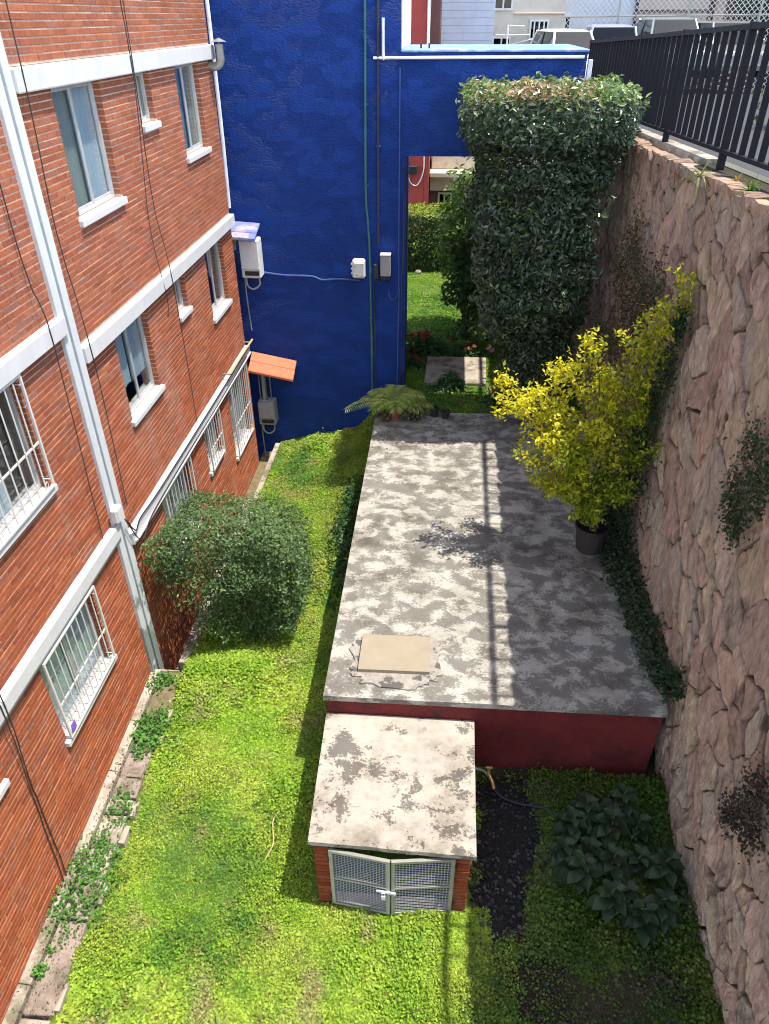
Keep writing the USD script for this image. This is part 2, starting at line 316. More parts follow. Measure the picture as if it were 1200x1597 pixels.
# ------------------------------------------------------------------ brick apartment blocks (facades on the plane X = -3.65)
FX = -3.65
def xy_quad_wall(poly, x_front, depth):
    """polygon in (y, z) extruded backwards from x_front"""
    v, f, c = poly_extrude(poly, depth)
    return np.stack([x_front - v[:, 2], v[:, 0], v[:, 1]], -1), f, c
def bricks(y0, y1, z0, z1, holes, rng):
    """running bond courses, clipped by holes (y0, y1, z0, z1); returns a list of (y0, y1, z0, z1)"""
    out = []; L, jl, H, jh = .262, .005, .0485, .0115
    for i, z in enumerate(np.arange(z0, z1, H + jh)):
        if z + H > z1: break
        iv = [(y0, y1)]
        for a, b, c, d in holes:
            if c < z + H / 2 < d:
                iv = [q for p0, p1 in iv for q in ((p0, min(p1, a)), (max(p0, b), p1)) if q[1] - q[0] > .02]
        ys = np.arange(y0 - (L if i % 2 else L / 2) - .0, y1, L + jl) + rng.uniform(-.012, .012)
        for a, b in iv:
            row = [[max(a, s), min(b, s + L)] for s in ys if min(b, s + L) - max(a, s) > .001]
            if len(row) > 1 and row[0][1] - row[0][0] < .06: row[1][0] = row[0][0]; row.pop(0)
            if len(row) > 1 and row[-1][1] - row[-1][0] < .06: row[-2][1] = row[-1][1]; row.pop()
            if row: row[0][0], row[-1][1] = a, b
            out += [(p, q, z, z + H) for p, q in row]
    return out
def brick_mesh(p, q, a, b, rng):
    o = rng.uniform(-.0025, .0025); e = .003
    x0, x1 = FX - .115, FX + o
    j = lambda: rng.uniform(-.0015, .0015)
    v = [(x0, p, a), (x0, q, a), (x0, q, b), (x0, p, b),
         (x1 - e, p, a + j()), (x1 - e, q, a + j()), (x1 - e, q, b + j()), (x1 - e, p, b + j()),
         (x1, p + e, a + e), (x1, q - e, a + e + j()), (x1, q - e, b - e), (x1, p + e, b - e + j())]
    f = []
    for k in range(4):
        n = (k + 1) % 4
        f += [(k, n, n + 4, k + 4), (k + 4, n + 4, n + 8, k + 8)]
    f.append((8, 9, 10, 11))
    return np.array(v), np.array(f)
def brick_color(z, rng):
    t = rng.random()
    base = np.array([.33, .092, .036]) if t < .45 else np.array([.27, .072, .034]) if t < .75 else np.array([.39, .125, .055]) if t < .9 else np.array([.26, .11, .075])
    up = smooth01(z, 2.5, 7)        # the upper storeys are weathered to a paler pink
    base = base * (1 - .28 * up) + np.array([.30, .17, .125]) * .28 * up
    return (base * .7 + np.array([.32, .092, .040]) * .3) * rng.uniform(.9, 1.1)
def facade(node, y0, y1, z0, z1, holes, rng, sills=[]):
    P = sbox(y0, z0, y1, z1)
    for a, b, c, d in holes: P = P.difference(sbox(a - .005, c - .005, b + .005, d + .005))
    wall = put(node, 'wall', xy_quad_wall(P.buffer(0), FX - .006, .22), m_mortar)
    bs = bricks(y0, y1, z0 + .01, z1, holes + sills, rng)
    C = np.array([[FX, (p + q) / 2, (a + b) / 2] for p, q, a, b in bs]); px, dz = pix(C)
    vis = (px[:, 0] > -10) & (px[:, 0] < 1200) & (px[:, 1] > -10) & (px[:, 1] < 1600) & (dz > 0)
    nrm = np.abs((C - CAM)[:, 0]) / np.linalg.norm(C - CAM, axis=1)
    area = np.where(vis, nrm / dz ** 2 * np.array([q - p for p, q, _, _ in bs]), -1)
    single = set(np.argsort(-area)[:300].tolist()); rest = MB()
    for i, b in enumerate(bs):
        v, f = brick_mesh(*b, rng); c = brick_color(b[2], rng)
        if i in single: put(wall, 'brick', MB().add(v, f, c), m_brick, col=True)
        else: rest.add(v, f, c)
    put(wall, 'brick_courses', rest, m_brick, col=True, kind='stuff')
    return wall
def window(node, y0, y1, z0, z1, curtain=m_curtain, grille=False, sill=True, split=.5, cov=(0, 1), label=None, gap=None, proud=.06, nbar=9):
    """a sliding window set back in its opening, with curtain, room behind, sill and, low down, a welded grille"""
    xf = FX - .07; t = .035
    fr = MB()
    for a, b, c, d in ((y0, y1, z0, z0 + t), (y0, y1, z1 - t, z1), (y0, y0 + t, z0 + t, z1 - t), (y1 - t, y1, z0 + t, z1 - t)): fr.box(xf - .05, xf, a, b, c, d, b=.004)
    w = put(node, 'window', fr, m_alum, label=label)
    ym = y0 + (y1 - y0) * split
    mu = MB().box(xf - .035, xf - .006, ym - .022, ym + .022, z0 + t, z1 - t, b=.004)
    for a, b, x in ((y0 + t, ym - .022, xf - .012), (ym + .022, y1 - t, xf - .03)):       # sash rails
        mu.box(x - .016, x, a, b, z0 + t, z0 + t + .03, b=.003); mu.box(x - .016, x, a, b, z1 - t - .025, z1 - t, b=.003)
        mu.box(x - .016, x, a, a + .02, z0 + t + .03, z1 - t - .025, b=.003)
    put(w, 'sash', mu, m_alum)
    put(w, 'pane', MB().box(xf - .022, xf - .018, y0 + t, ym, z0 + t, z1 - t), m_glass)
    put(w, 'pane', MB().box(xf - .040, xf - .036, ym, y1 - t, z0 + t, z1 - t), m_glass)
    room = MB()
    X0, X1 = FX - 1.1, FX - .235
    a, b, c, d = y0 - .3, y1 + .3, z0 - .4, z1 + .2
    room.box(X0 - .02, X0, a, b, c, d); room.box(X0, X1, a - .02, a, c, d); room.box(X0, X1, b, b + .02, c, d); room.box(X0, X1, a, b, c - .02, c); room.box(X0, X1, a, b, d, d + .02)
    put(w, 'room', room, m_room)
    if curtain is not None:
        cur = curtain if isinstance(curtain, (list, tuple)) else [curtain, curtain]
        for k, (a, b) in enumerate(((y0, ym), (ym, y1))):
            if cur[k] is None: continue
            if gap and gap[0] == k: a, b = a + (b - a) * gap[1], a + (b - a) * gap[2]
            ny = max(8, int((b - a) / .012)); yy = np.linspace(a, b, ny)
            ph = R.uniform(0, 6); xx = FX - .135 + .012 * np.sin(yy * 60 + ph) * np.sin(yy * 17 + ph) + .006 * np.sin(yy * 130)
            lo = z0 + (z1 - z0) * (1 - cov[1]) * (1 if k == 0 else .9)
            v = np.vstack([np.stack([xx, yy, np.full(ny, lo)], -1), np.stack([xx, yy, np.full(ny, z1)], -1)])
            i = np.arange(ny - 1); put(w, 'curtain', (v, np.stack([i, i + 1, i + 1 + ny, i + ny], -1)), cur[k], True)
    if sill: put(w, 'sill', MB().box(FX - .068, FX + .045, y0 - .05, y1 + .06, z0 - .075, z0 - .004, b=.008), m_white)
    if grille:
        g = MB(); x = FX + proud; r = .007
        for a, b, c, d in ((y0, y1, z0 + .005, z0 + .03), (y0, y1, z1 - .03, z1 - .005)): g.box(x - .012, x + .012, a, b, c, d, b=.003)
        for yy in (y0 + .01, y1 - .01): g.box(x - .012, x + .012, yy - .012, yy + .012, z0 + .03, z1 - .03, b=.003)
        zc = z0 + (z1 - z0) * .42; g.box(x - .016, x - .004, y0, y1, zc - .012, zc + .012, b=.003)
        for k in range(1, nbar + 1):
            yy = y0 + (y1 - y0) * k / (nbar + 1); g.tube([(x, yy, z0 + .02), (x, yy, z1 - .02)], r, 6)
            t = np.linspace(0, 1.5 * math.pi, 9)                 # forged curl at the foot of each bar
            g.tube(np.stack([0 * t + x, yy + .03 - .03 * np.cos(t) * (1 - t * .12), z0 + .075 + .035 * np.sin(t)], -1), .0045, 4)
        for yy in (y0 + .03, y1 - .03):
            for zz in (z0 + .1, z1 - .1): g.tube([(FX - .02, yy, zz), (x, yy, zz)], .006, 5)
        put(w, 'grille', g, m_grille)
    return w

far = thing('brick_building', 'far brick apartment block, three rows of windows between white bands, beside the blue wall', 'apartment building', (FX, 9.6, -.5))
FW = [(7.33, 8.40, 5.60, 6.745), (9.42, 9.88, 6.20, 6.745), (10.87, 11.88, 5.64, 6.745), (7.46, 8.44, 3.28, 4.345), (9.55, 9.96, 3.82, 4.345), (11.01, 11.96, 3.27, 4.345), (7.75, 8.85, .80, 2.01), (9.73, 10.42, 1.17, 2.01), (11.18, 12.28, .60, 2.01)]
BF = [(6.74, 6.925), (4.34, 4.52), (2.005, 2.19)]
r1 = np.random.default_rng(11)
facade(far, 6.575, 12.6, -.62, 8.6, FW + [(6.5, 12.7, a, b) for a, b in BF] + [(6.5, 6.64, 0, 8.6)], r1, [(a - .05, b + .06, c - .08, c) for a, b, c, d in FW])
for a, b in BF: put(far, 'ledge', MB().box(FX - .2, FX + .075, 6.645, 12.63, a, b, b=.012), m_white)
put(far, 'ledge', MB().box(FX + .0, FX + .05, 6.7, 12.6, 1.985, 2.004, b=.006).box(FX + .075, FX + .105, 6.66, 12.6, 2.045, 2.075, b=.008), m_white, label='thin white ledge under the lowest white band')
put(far, 'joint_strip', MB().box(FX - .15, FX + .04, 6.525, 6.64, -.6, 8.6, b=.006), m_joint)
put(far, 'corner_downpipe', MB().tube(curve([(-3.62, 12.68, 8.6), (-3.63, 12.68, 6.0), (-3.66, 12.68, 4.6)], 8), .03, 8), m_whitepipe)
put(far, 'side_wall', MB().box(-9, FX - .012, 12.56, 12.598, -.6, 8.6), m_mortar)
window(far, *FW[0], curtain=[m_curtain2, m_curtain], label='two-leaf window with an olive and a blue-grey curtain')
window(far, *FW[1], curtain=[None, m_curtain2])
window(far, *FW[2], curtain=[m_teal, m_curtain2], label='window with a teal curtain in its near leaf')
window(far, *FW[3], curtain=m_curtain, cov=(0, .72), label='window with blinds drawn three quarters down')
window(far, *FW[4], curtain=m_teal)
window(far, *FW[5], curtain=None, label='dark window without curtains')
window(far, *FW[6], curtain=m_curtain3, grille=True, nbar=8)
window(far, *FW[7], curtain=m_curtain3, grille=True, nbar=5, cov=(0, .9))
window(far, *FW[8], curtain=m_curtain3, grille=True, nbar=8, label='barred ground-floor window beside the lower water heater')

near = thing('brick_building', 'near brick block of the apartments at the left edge, barred windows and white bands', 'apartment building', (FX, 4, -.1))
NW = [(3.85, 5.48, 3.60, 4.755), (4.45, 5.60, 1.18, 2.27), (2.95, 3.50, 1.80, 2.27)]
BN = [(4.75, 4.93), (2.33, 2.50)]
facade(near, 1.2, 6.425, -.32, 8.6, NW + [(1, 6.5, a, b) for a, b in BN] + [(6.36, 6.5, -.4, 8.6), (1, 6.5, 2.265, 2.335)], r1, [(a - .05, b + .06, c - .08, c) for a, b, c, d in NW])
for a, b in BN: put(near, 'ledge', MB().box(FX - .2, FX + .075, 1.2, 6.42, a, b, b=.012), m_white)
put(near, 'ledge', MB().box(FX - .2, FX + .04, 1.2, 6.35, 2.266, 2.329, b=.008), m_joint, label='grey-white strip under the lower white band')
put(near, 'joint_strip', MB().box(FX - .15, FX + .04, 6.355, 6.475, -.3, 8.6, b=.006), m_joint)
put(near, 'joint_filler', MB().box(FX - .15, FX + .005, 6.478, 6.522, -.3, 8.6), m_groove)
window(near, *NW[0], curtain=[m_curtain3, m_curtain3], grille=True, nbar=11, split=.55, gap=(1, 0, .45), proud=.05, label='large barred window with grey curtains half drawn open')
w = window(near, *NW[1], curtain=m_curtain3, grille=True, nbar=9, proud=.05, label='barred window with white curtains and a purple sticker in its lower corner')
st = MB()
for k in range(5):
    a = k * 1.257; st.tm(trimesh.creation.cylinder(.02, .002, sections=8, transform=trimesh.transformations.translation_matrix((FX + .068, 4.53 + .028 * math.cos(a), 1.29 + .035 * math.sin(a))) @ trimesh.transformations.rotation_matrix(math.pi / 2, (0, 1, 0))))
st.box(FX + .062, FX + .0655, 4.485, 4.575, 1.235, 1.345)
put(w, 'sticker', st, m_purple)
window(near, *NW[2], curtain=m_curtain2, grille=False)
b = thing('junction_box', 'small white cable box at the joint of the two brick blocks', 'junction box', (FX, 6.4, 2.55))
put(b, 'box', MB().box(FX + .042, FX + .12, 6.31, 6.47, 2.56, 2.74, b=.015), m_white)
put(b, 'lid', MB().box(FX + .1205, FX + .128, 6.325, 6.455, 2.575, 2.725, b=.003), m_white)

# cables that hang down the facade
def cable(pts, label, r=.006, m=m_cable, grp='black cables hanging down the brick facade', lab2='hanging_cable', cat='cable', n=40):
    P = curve(pts, n); rg = np.random.default_rng(int(abs(pts[0][1]) * 1000)); w = np.cumsum(rg.normal(0, .006, len(P))); w -= np.linspace(0, w[-1], len(P)); P[:, 1] += w * .5
    put(None, lab2, MB().tube(P, r, 5), m, label=label, category=cat, group=grp)
cx = FX + .082
cable([(cx, 6.78, 8.6), (cx, 6.75, 6.9), (cx - .06, 6.75, 5.6), (cx, 6.74, 4.4), (cx - .06, 6.78, 2.5)], 'black cable hanging just right of the white joint strip of the brick blocks')
cable([(cx, 9.1, 8.6), (cx, 9.17, 6.75), (cx - .06, 9.0, 5.2), (cx, 8.98, 4.3), (cx - .03, 9.0, 4.0)], 'black cable ending at the middle white band, left of the slim upper window')
cable([(cx, 9.28, 8.6), (cx, 9.23, 6.75), (cx - .06, 9.26, 5.4), (cx, 9.3, 4.4), (cx - .06, 9.46, 2.2)], 'long black cable beside the small upper windows, reaching the lowest white band')
cable([(cx, 6.03, 8.6), (cx - .06, 6.04, 5.7), (cx, 6.08, 4.8), (cx - .06, 6.08, 2.52)], 'black cable hanging left of the white joint strip of the brick blocks')
cable([(cx, 3.8, 4.6), (cx, 3.8, 2.45), (cx - .07, 3.79, 1.4), (cx - .06, 3.68, -.1)], 'right one of two thin cables reaching the ground on the near brick wall')
cable([(cx, 3.76, 4.6), (cx, 3.76, 2.45), (cx - .07, 3.73, 1.2), (cx - .06, 3.62, -.1)], 'left one of two thin cables reaching the ground on the near brick wall')
cable([(FX + .09, 6.55, 2.45), (FX + .1, 6.7, 2.2), (FX + .09, 6.9, 2.24), (FX + .09, 7.6, 2.21), (FX + .09, 9.5, 2.2), (FX + .09, 12.5, 2.2)], 'black cable lying along the top of the lowest white band', .009)
cable([(FX + .10, 6.5, 2.5), (FX + .12, 6.75, 2.02), (FX + .11, 7.2, 2.1), (FX + .095, 8.6, 2.1), (FX + .09, 10.2, 2.08), (FX + .09, 12.3, 2.1)], 'dark cable clipped to the face of the lowest white band', .008)
p = thing('drying_pole', 'pale wooden pole held on brackets above the lowest white band near the blue wall', 'pole', (FX, 11.9, 2.3))
put(p, 'pole', MB().tube([(FX + .14, 10.95, 2.33), (FX + .14, 12.62, 2.30)], .018, 8), m_wood)
for yy in (11.05, 12.5): put(p, 'bracket', MB().box(FX, FX + .15, yy - .012, yy + .012, 2.285, 2.305, b=.003).box(FX, FX + .012, yy - .02, yy + .02, 2.22, 2.305), m_galv)
# galvanised flue of a heater at the top corner
fl = thing('flue_pipe', 'galvanised flue elbow with a cone cap at the far corner of the brick building', 'flue', (-3.55, 12.5, 6.6))
put(fl, 'pipe', MB().tube(curve([(-3.66, 12.5, 6.66), (-3.55, 12.5, 6.645), (-3.48, 12.5, 6.70), (-3.465, 12.5, 6.80), (-3.465, 12.5, 6.93)], 16), .058, 14), m_galv, 40)
cone = trimesh.creation.cone(.115, .05, sections=18); cone.apply_translation((-3.465, 12.5, 6.96))
put(fl, 'cap', MB().tm(cone).tube([(-3.465, 12.5, 6.90), (-3.465, 12.5, 6.965)], .01, 6), m_galv)

# ------------------------------------------------------------------ blue building with the passage under its bridge
BY = 13.1
blue = thing('blue_building', 'cobalt blue rendered building with a bridge over the garden passage', 'building', (-1, BY, 0))
def lumpy(x0, x1, z0, z1, y, d=.02, step=.07):
    X, Z = np.meshgrid(np.linspace(x0, x1, int((x1 - x0) / step) + 2), np.linspace(z0, z1, int((z1 - z0) / step) + 2))
    P = np.stack([X, 0 * X, Z], -1).reshape(-1, 3)
    h = fbm(P * 2.2).reshape(X.shape) * d + fbm(P * 7 + 3).reshape(X.shape) * d * .35
    e = np.minimum.reduce([X - x0, x1 - X, Z - z0, z1 - Z]); h = np.clip(h, -.03, .03) * np.clip(e / .05, 0, 1)
    v = np.stack([X, y - h, Z], -1).reshape(-1, 3); i = np.arange(X.size).reshape(X.shape)
    return v, np.stack([i[:-1, :-1], i[:-1, 1:], i[1:, 1:], i[1:, :-1]], -1).reshape(-1, 4)
put(blue, 'wall', lumpy(-6, -.79, -.7, 9.5, BY), m_blue, True)
put(blue, 'wall', lumpy(-.79, -.68, -.7, 6.80, BY, .012), m_blue, True, label='narrow blue pier left of the passage')
put(blue, 'bridge_wall', lumpy(-.68, 2.05, 5.35, 6.80, BY, .02), m_blue, True)
put(blue, 'wall_core', MB().box(-6, -.795, BY + .03, 16.2, -.7, 9.5), m_bluedark, label='body of the blue building')
put(blue, 'jamb', MB().box(-.794, -.685, BY + .03, 13.85, -.7, 6.78), m_bluedark)
put(blue, 'bridge', MB().box(-.684, 2.045, BY + .03, 15.5, 5.354, 6.78), m_bluedark)
put(blue, 'bridge_roof', MB().box(-.79, 2.07, BY - .03, 15.5, 6.801, 6.835, b=.012), m_skyblue)
put(blue, 'side_face', MB().box(-.794, -.775, BY + .05, 15.9, 6.84, 9.5), m_white, label='white return of the blue wall above the bridge')
put(blue, 'bridge_post', MB().box(2.075, 2.14, BY - .02, BY + .05, 4.5, 6.7, b=.006), m_whitepipe)
put(blue, 'trim_pipe', MB().tube(curve([(-1.06, BY - .035, 7.24), (-1.06, BY - .035, 6.76), (-1.04, BY - .035, 6.735), (-.98, BY - .035, 6.73), (2.0, BY - .035, 6.735)], 40), .022, 8), m_whitepipe)
for xx in (-.15, -.02): put(blue, 'roof_stub', MB().tube([(-.35 + xx, 13.6, 6.835), (-.35 + xx, 13.6, 6.9)], .015, 8), m_pot)
# pipes and cables on the blue wall
def pipe(name, pts, r, m, label, cat='pipe', n=24, clamps=()):
    t = thing(name, label, cat, pts[0])
    put(t, 'tube', MB().tube(curve(pts, n), r, 8), m, 40)
    for q in clamps: put(t, 'clamp', MB().box(q[0] - .035, q[0] + .035, q[1] - .01, BY - .005, q[2] - .012, q[2] + .012, b=.003), m_bluepipe)
pipe('conduit', [(-1.31, BY - .035, 9.3), (-1.33, BY - .035, 7.4), (-1.37, BY - .04, 4.9), (-1.34, BY - .035, 4.3), (-1.315, BY - .035, 3.5), (-1.31, BY - .035, 1.0), (-1.31, BY - .035, .4)], .021, m_green_pipe, 'dark green conduit running down the blue wall to the garden', clamps=[(-1.35, BY - .04, 6.1), (-1.35, BY - .04, 4.9), (-1.315, BY - .04, 2.6), (-1.31, BY - .04, 1.9)])
pipe('conduit', [(-1.13, BY - .035, 9.3), (-1.14, BY - .035, 7), (-1.17, BY - .035, 3.95)], .022, m_dark_pipe, 'dark conduit ending at the grey meter box on the blue wall', clamps=[(-1.15, BY - .04, 5.5)])
pipe('conduit', [(-1.26, BY - .03, 3.25), (-1.25, BY - .03, 2.6), (-1.25, BY - .03, 1.5), (-1.25, BY - .03, .5)], .016, m_dark_pipe, 'short dark conduit below the meter boxes')
pipe('cable_run', [(-3.32, BY - .03, 3.42), (-2.9, BY - .03, 3.37), (-2.4, BY - .03, 3.36), (-2.2, BY - .035, 3.30), (-1.9, BY - .03, 3.32), (-1.5, BY - .03, 3.30)], .017, m_bluepipe, 'blue painted pipe running level across the blue wall below the upper heater')
pipe('cable_run', [(-.80, BY - .02, 6.6), (-.80, BY - .02, 3.5), (-.79, BY - .025, 3.15), (-.80, BY - .02, 2.6), (-.82, BY - .02, 1.2)], .012, m_bluepipe, 'thin blue painted cable down the edge of the passage')
pipe('cable_run', [(-.72, BY - .02, 5.2), (-.725, BY - .03, 3.7), (-.75, BY - .03, 3.2), (-.735, BY - .02, 2.2), (-.76, BY - .02, 1.2)], .014, m_dark_pipe, 'black cable down the corner of the passage')
pipe('cable_run', [(-.80, BY - .025, 3.15), (-.86, BY - .03, 2.98), (-.95, BY - .03, 2.98), (-.99, BY - .03, 3.1)], .008, m_bluepipe, 'looped thin cable below the grey meter box')
b = thing('meter_box', 'white electricity meter enclosure left of the green conduit on the blue wall', 'meter box', (-1.52, BY, 3.36))
put(b, 'box', MB().box(-1.63, -1.40, BY - .16, BY - .005, 3.37, 3.70, b=.03), m_plastic)
put(b, 'cover', MB().box(-1.60, -1.41, BY - .19, BY - .161, 3.40, 3.66, b=.02), m_plastic)
for k, (xx, zz) in enumerate([(-1.565, 3.60), (-1.445, 3.63), (-1.55, 3.44), (-1.445, 3.43)]): put(b, 'screw_cover', MB().box(xx - .018, xx + .018, BY - .197, BY - .1905, zz - .01, zz + .01, b=.003), m_grey)
for zz in (3.45, 3.53, 3.61): put(b, 'lug', MB().box(-1.655, -1.631, BY - .12, BY - .06, zz - .018, zz + .018, b=.005), m_plastic)
b = thing('meter_box', 'slim grey box with a sunlit white top right of the conduits on the blue wall', 'meter box', (-1.03, BY, 3.34))
put(b, 'box', MB().box(-1.12, -.945, BY - .17, BY - .005, 3.42, 3.78, b=.008), m_grey)
put(b, 'lid', MB().box(-1.128, -.937, BY - .18, BY - .005, 3.782, 3.80, b=.006), m_plastic)
put(b, 'terminal_block', MB().box(-1.11, -.955, BY - .13, BY - .005, 3.34, 3.418, b=.006), m_black)
b = thing('fuse_box', 'small dark box between the two meter boxes on the blue wall', 'fuse box', (-1.22, BY, 3.3))
put(b, 'box', MB().box(-1.25, -1.16, BY - .09, BY - .005, 3.34, 3.60, b=.01), m_dark_pipe)
put(b, 'cable_tail', MB().tube(curve([(-1.2, BY - .05, 3.34), (-1.19, BY - .07, 3.28), (-1.15, BY - .06, 3.30), (-1.13, BY - .05, 3.40)], 14), .012, 6), m_cable)
# water heaters and their little roofs in the corner
def heater(z0, z1, x0, x1, y0, y1, label, mb):
    h = thing('water_heater', label, 'water heater', ((x0 + x1) / 2, y1, z0))
    put(h, 'body', MB().box(x0, x1, y0, y1, z0, z1, b=.02), mb)
    put(h, 'front_cover', MB().box(x0 + .015, x1 - .015, y0 - .022, y0 - .0005, z0 + .16, z1 - .015, b=.012), mb)
    put(h, 'control_strip', MB().box(x0 + .06, x1 - .03, y0 - .012, y0 - .0005, z0 + .05, z0 + .13, b=.004), m_black)
    c = MB().tube(curve([(x0 + .06, y0 + .06, z0), (x0 + .07, y0 + .05, z0 - .14), (x0 + .17, y0 + .03, z0 - .2), (x1 - .06, y0 + .05, z0 - .13), (x1 - .05, y0 + .06, z0)], 24), .016, 7)
    put(h, 'hose', c, m_grey, 40)
    put(h, 'gas_pipe', MB().tube(curve([(x0 + .03, y0 + .08, z0), (x0 + .02, y0 + .08, z0 - .3), (x0 + .04, y0 + .08, z0 - 1.0)], 12), .013, 7), m_galv, 40)
    return h
h = heater(3.38, 4.05, -3.61, -3.26, 12.80, 13.06, 'upper white water heater under the blue sheet awning in the corner', m_plastic)
put(h, 'flue', MB().tube(curve([(-3.50, 12.93, 4.05), (-3.50, 12.92, 4.10), (-3.57, 12.86, 4.11), (-3.66, 12.76, 4.04), (-3.66, 12.70, 3.9)], 16), .025, 9), m_galv, 40)
h = heater(.42, .93, -3.60, -3.26, 12.78, 13.06, 'lower grey water heater under the orange sheet awning in the corner', m_grey)
put(h, 'flue', MB().tube([(-3.46, 12.92, .93), (-3.46, 12.92, 1.62)], .05, 12), m_galv, 40)
for xx in (-3.56, -3.34): put(h, 'supply_pipe', MB().tube([(xx, 12.94, .93), (xx, 12.96, 1.66)], .012, 7), m_galv, 40)
def awning(z_wall, z_out, x0, x1, y0, y1, label, m, slats, tilt=0.):
    t = thing('awning', label, 'awning', ((x0 + x1) / 2, y1, z_out)); th = .03; n = slats
    for k in range(n):
        a, b = k / n, (k + 1) / n; ya, yb = y1 + (y0 - y1) * a, y1 + (y0 - y1) * b - .004 * (y0 < y1) * -1
        za, zb = z_wall + (z_out - z_wall) * a, z_wall + (z_out - z_wall) * b
        d = .008 * (k % 2)
        put(t, 'sheet', MB().hexa([(x, y, z + s - (tilt if x == x1 else 0)) for x in (x0, x1) for y, z in ((yb, zb + d), (ya, za + d)) for s in (-th, 0)]), m)
    put(t, 'edge_bar', MB().hexa([(x, y, z_out + s - (tilt if x == x1 else 0)) for x in (x0, x1) for y in (y0 - .02, y0 - .001) for s in (-.035, .005)]), m)
    for xx in (x0 + .08, x1 - .08): put(t, 'brace', MB().tube([(xx, y1 - .01, z_wall - .22 - tilt * (xx - x0) / (x1 - x0)), (xx, y0 + .04, z_out - .06 - tilt * (xx - x0) / (x1 - x0))], .01, 6), m_dark_pipe)
awning(1.88, 1.68, -3.66, -2.80, 12.62, 13.07, 'orange sheet awning on the blue wall above the lower water heater', m_tile_o, 4, .17)
awning(4.30, 4.15, -3.74, -3.26, 12.60, 13.07, 'weathered blue sheet awning above the upper water heater', m_tile_b, 3, .03)

# ------------------------------------------------------------------ concrete cistern slab, hatch and utility cage
cis = thing('concrete_cistern', 'long low cistern with a stained concrete top and oxblood red walls, along the lawn', 'cistern', (.7, 8.7, 0))
top = Polygon([(-1.12, 5.23), (2.58, 5.27), (2.60, 5.5), (2.66, 8.0), (2.66, 12.22), (.2, 12.14), (-1.15, 12.06)])
def grid_top(poly, z, th, step=.12, d=.008):
    """slab with a slightly uneven top"""
    v, f, c = poly_extrude(poly, th); out = MB()
    m = trimesh.Trimesh(v, f); m = m.subdivide_to_size(.35, max_iter=8)
    v = np.array(m.vertices); up = v[:, 2] > th - 1e-4
    v[:, 2] += np.where(up, fbm(np.stack([v[:, 0], v[:, 1], 0 * v[:, 0]], -1) * 1.7) * d, 0) + z - th
    return v, np.array(m.faces)
put(cis, 'top_slab', grid_top(top, 1.15, .07), m_slab, 30)
qv, qf, _ = poly_extrude(top.buffer(-.03, join_style=2), 1.62)
put(cis, 'wall', (qv + [0, 0, -.545], qf), m_red)

_a = np.linspace(0, 2 * math.pi, 60, endpoint=False); _q = np.random.default_rng(8)
_rx = .50 * (1 + _q.normal(0, .045, 60) + .05 * np.sin(3 * _a)); col = Polygon([(-.36 + np.sign(math.cos(t)) * abs(math.cos(t)) ** .55 * r, 5.86 + np.sign(math.sin(t)) * abs(math.sin(t)) ** .6 * r * (.86 if math.sin(t) < 0 else .66)) for t, r in zip(_a, _rx)])
put(cis, 'mortar_collar', grid_top(col.buffer(.02), 1.172, .03, d=.012), m_crack, 30)
hat = MB().hexa([(x, y, z) for (x, y, z) in [(-.775, 5.585, 1.17), (-.775, 5.585, 1.222), (-.775, 6.14, 1.17), (-.775, 6.14, 1.222), (.03, 5.60, 1.17), (.03, 5.60, 1.222), (.03, 6.15, 1.17), (.03, 6.15, 1.222)]])
put(None, 'hatch_cover', hat, m_hatch, label='beige cement hatch cover lying on the stained cistern top', category='hatch cover')

cage = thing('utility_cage', 'small brick cage with flaking concrete roof and two wire mesh doors before the cistern', 'utility cage', (-.27, 4.4, -.2))
rf = [(-1.03, 3.63, 1.02), (.515, 3.595, 1.02), (.545, 5.272, .84), (-1.10, 5.252, .86)]
def prism(q, h): 
    (a, b, c, d) = [np.array(p) for p in q]; dz = np.array([0, 0, h])
    return [a - dz, a, d - dz, d, b - dz, b, c - dz, c]
m = trimesh.Trimesh(prism(rf, .055), np.vstack([BOXF[:, [0, 1, 2]], BOXF[:, [0, 2, 3]]])).subdivide_to_size(.12, max_iter=8)
v = np.array(m.vertices); v[:, 2] += fbm(v * 3) * .006; v[:, 1] += np.where(v[:, 1] < 3.7, fbm(v * 9) * .008, 0)
put(cage, 'roof_slab', (v, np.array(m.faces)), m_cageroof, 35)
put(cage, 'side_wall', MB().hexa(prism([(-.98, 3.80, .955), (-.88, 3.80, .955), (-.94, 5.2, .80), (-1.04, 5.2, .80)], 1.4)), m_mortar)
put(cage, 'side_wall', MB().hexa(prism([(.36, 3.80, .955), (.46, 3.80, .955), (.49, 5.2, .78), (.39, 5.2, .78)], 1.4)), m_red)
put(cage, 'lintel', MB().box(-.99, .475, 3.68, 3.78, .915, .96, b=.006), m_red)
put(cage, 'threshold', MB().box(-.84, .32, 3.66, 3.76, -.45, -.06, b=.01), m_brick and m_mortar)
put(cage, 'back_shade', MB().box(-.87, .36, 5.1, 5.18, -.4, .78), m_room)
rb = np.random.default_rng(5)
for x0, x1 in ((-.985, -.845), (.335, .475)):
    put(cage, 'pier', MB().box(x0 + .004, x1 - .004, 3.667, 3.795, -.5, .914), m_mortar)
    for k in range(21):
        z = -.4 + k * .0625
        if z + .053 > .914: break
        c = brick_color(0, rb) * np.array([.75, .6, .6])
        o = rb.uniform(0, .006)
        put(cage, 'brick', MB().box(x0, x1, 3.65 + o, 3.70, z, z + .053, c, b=.004), m_brick, col=True)
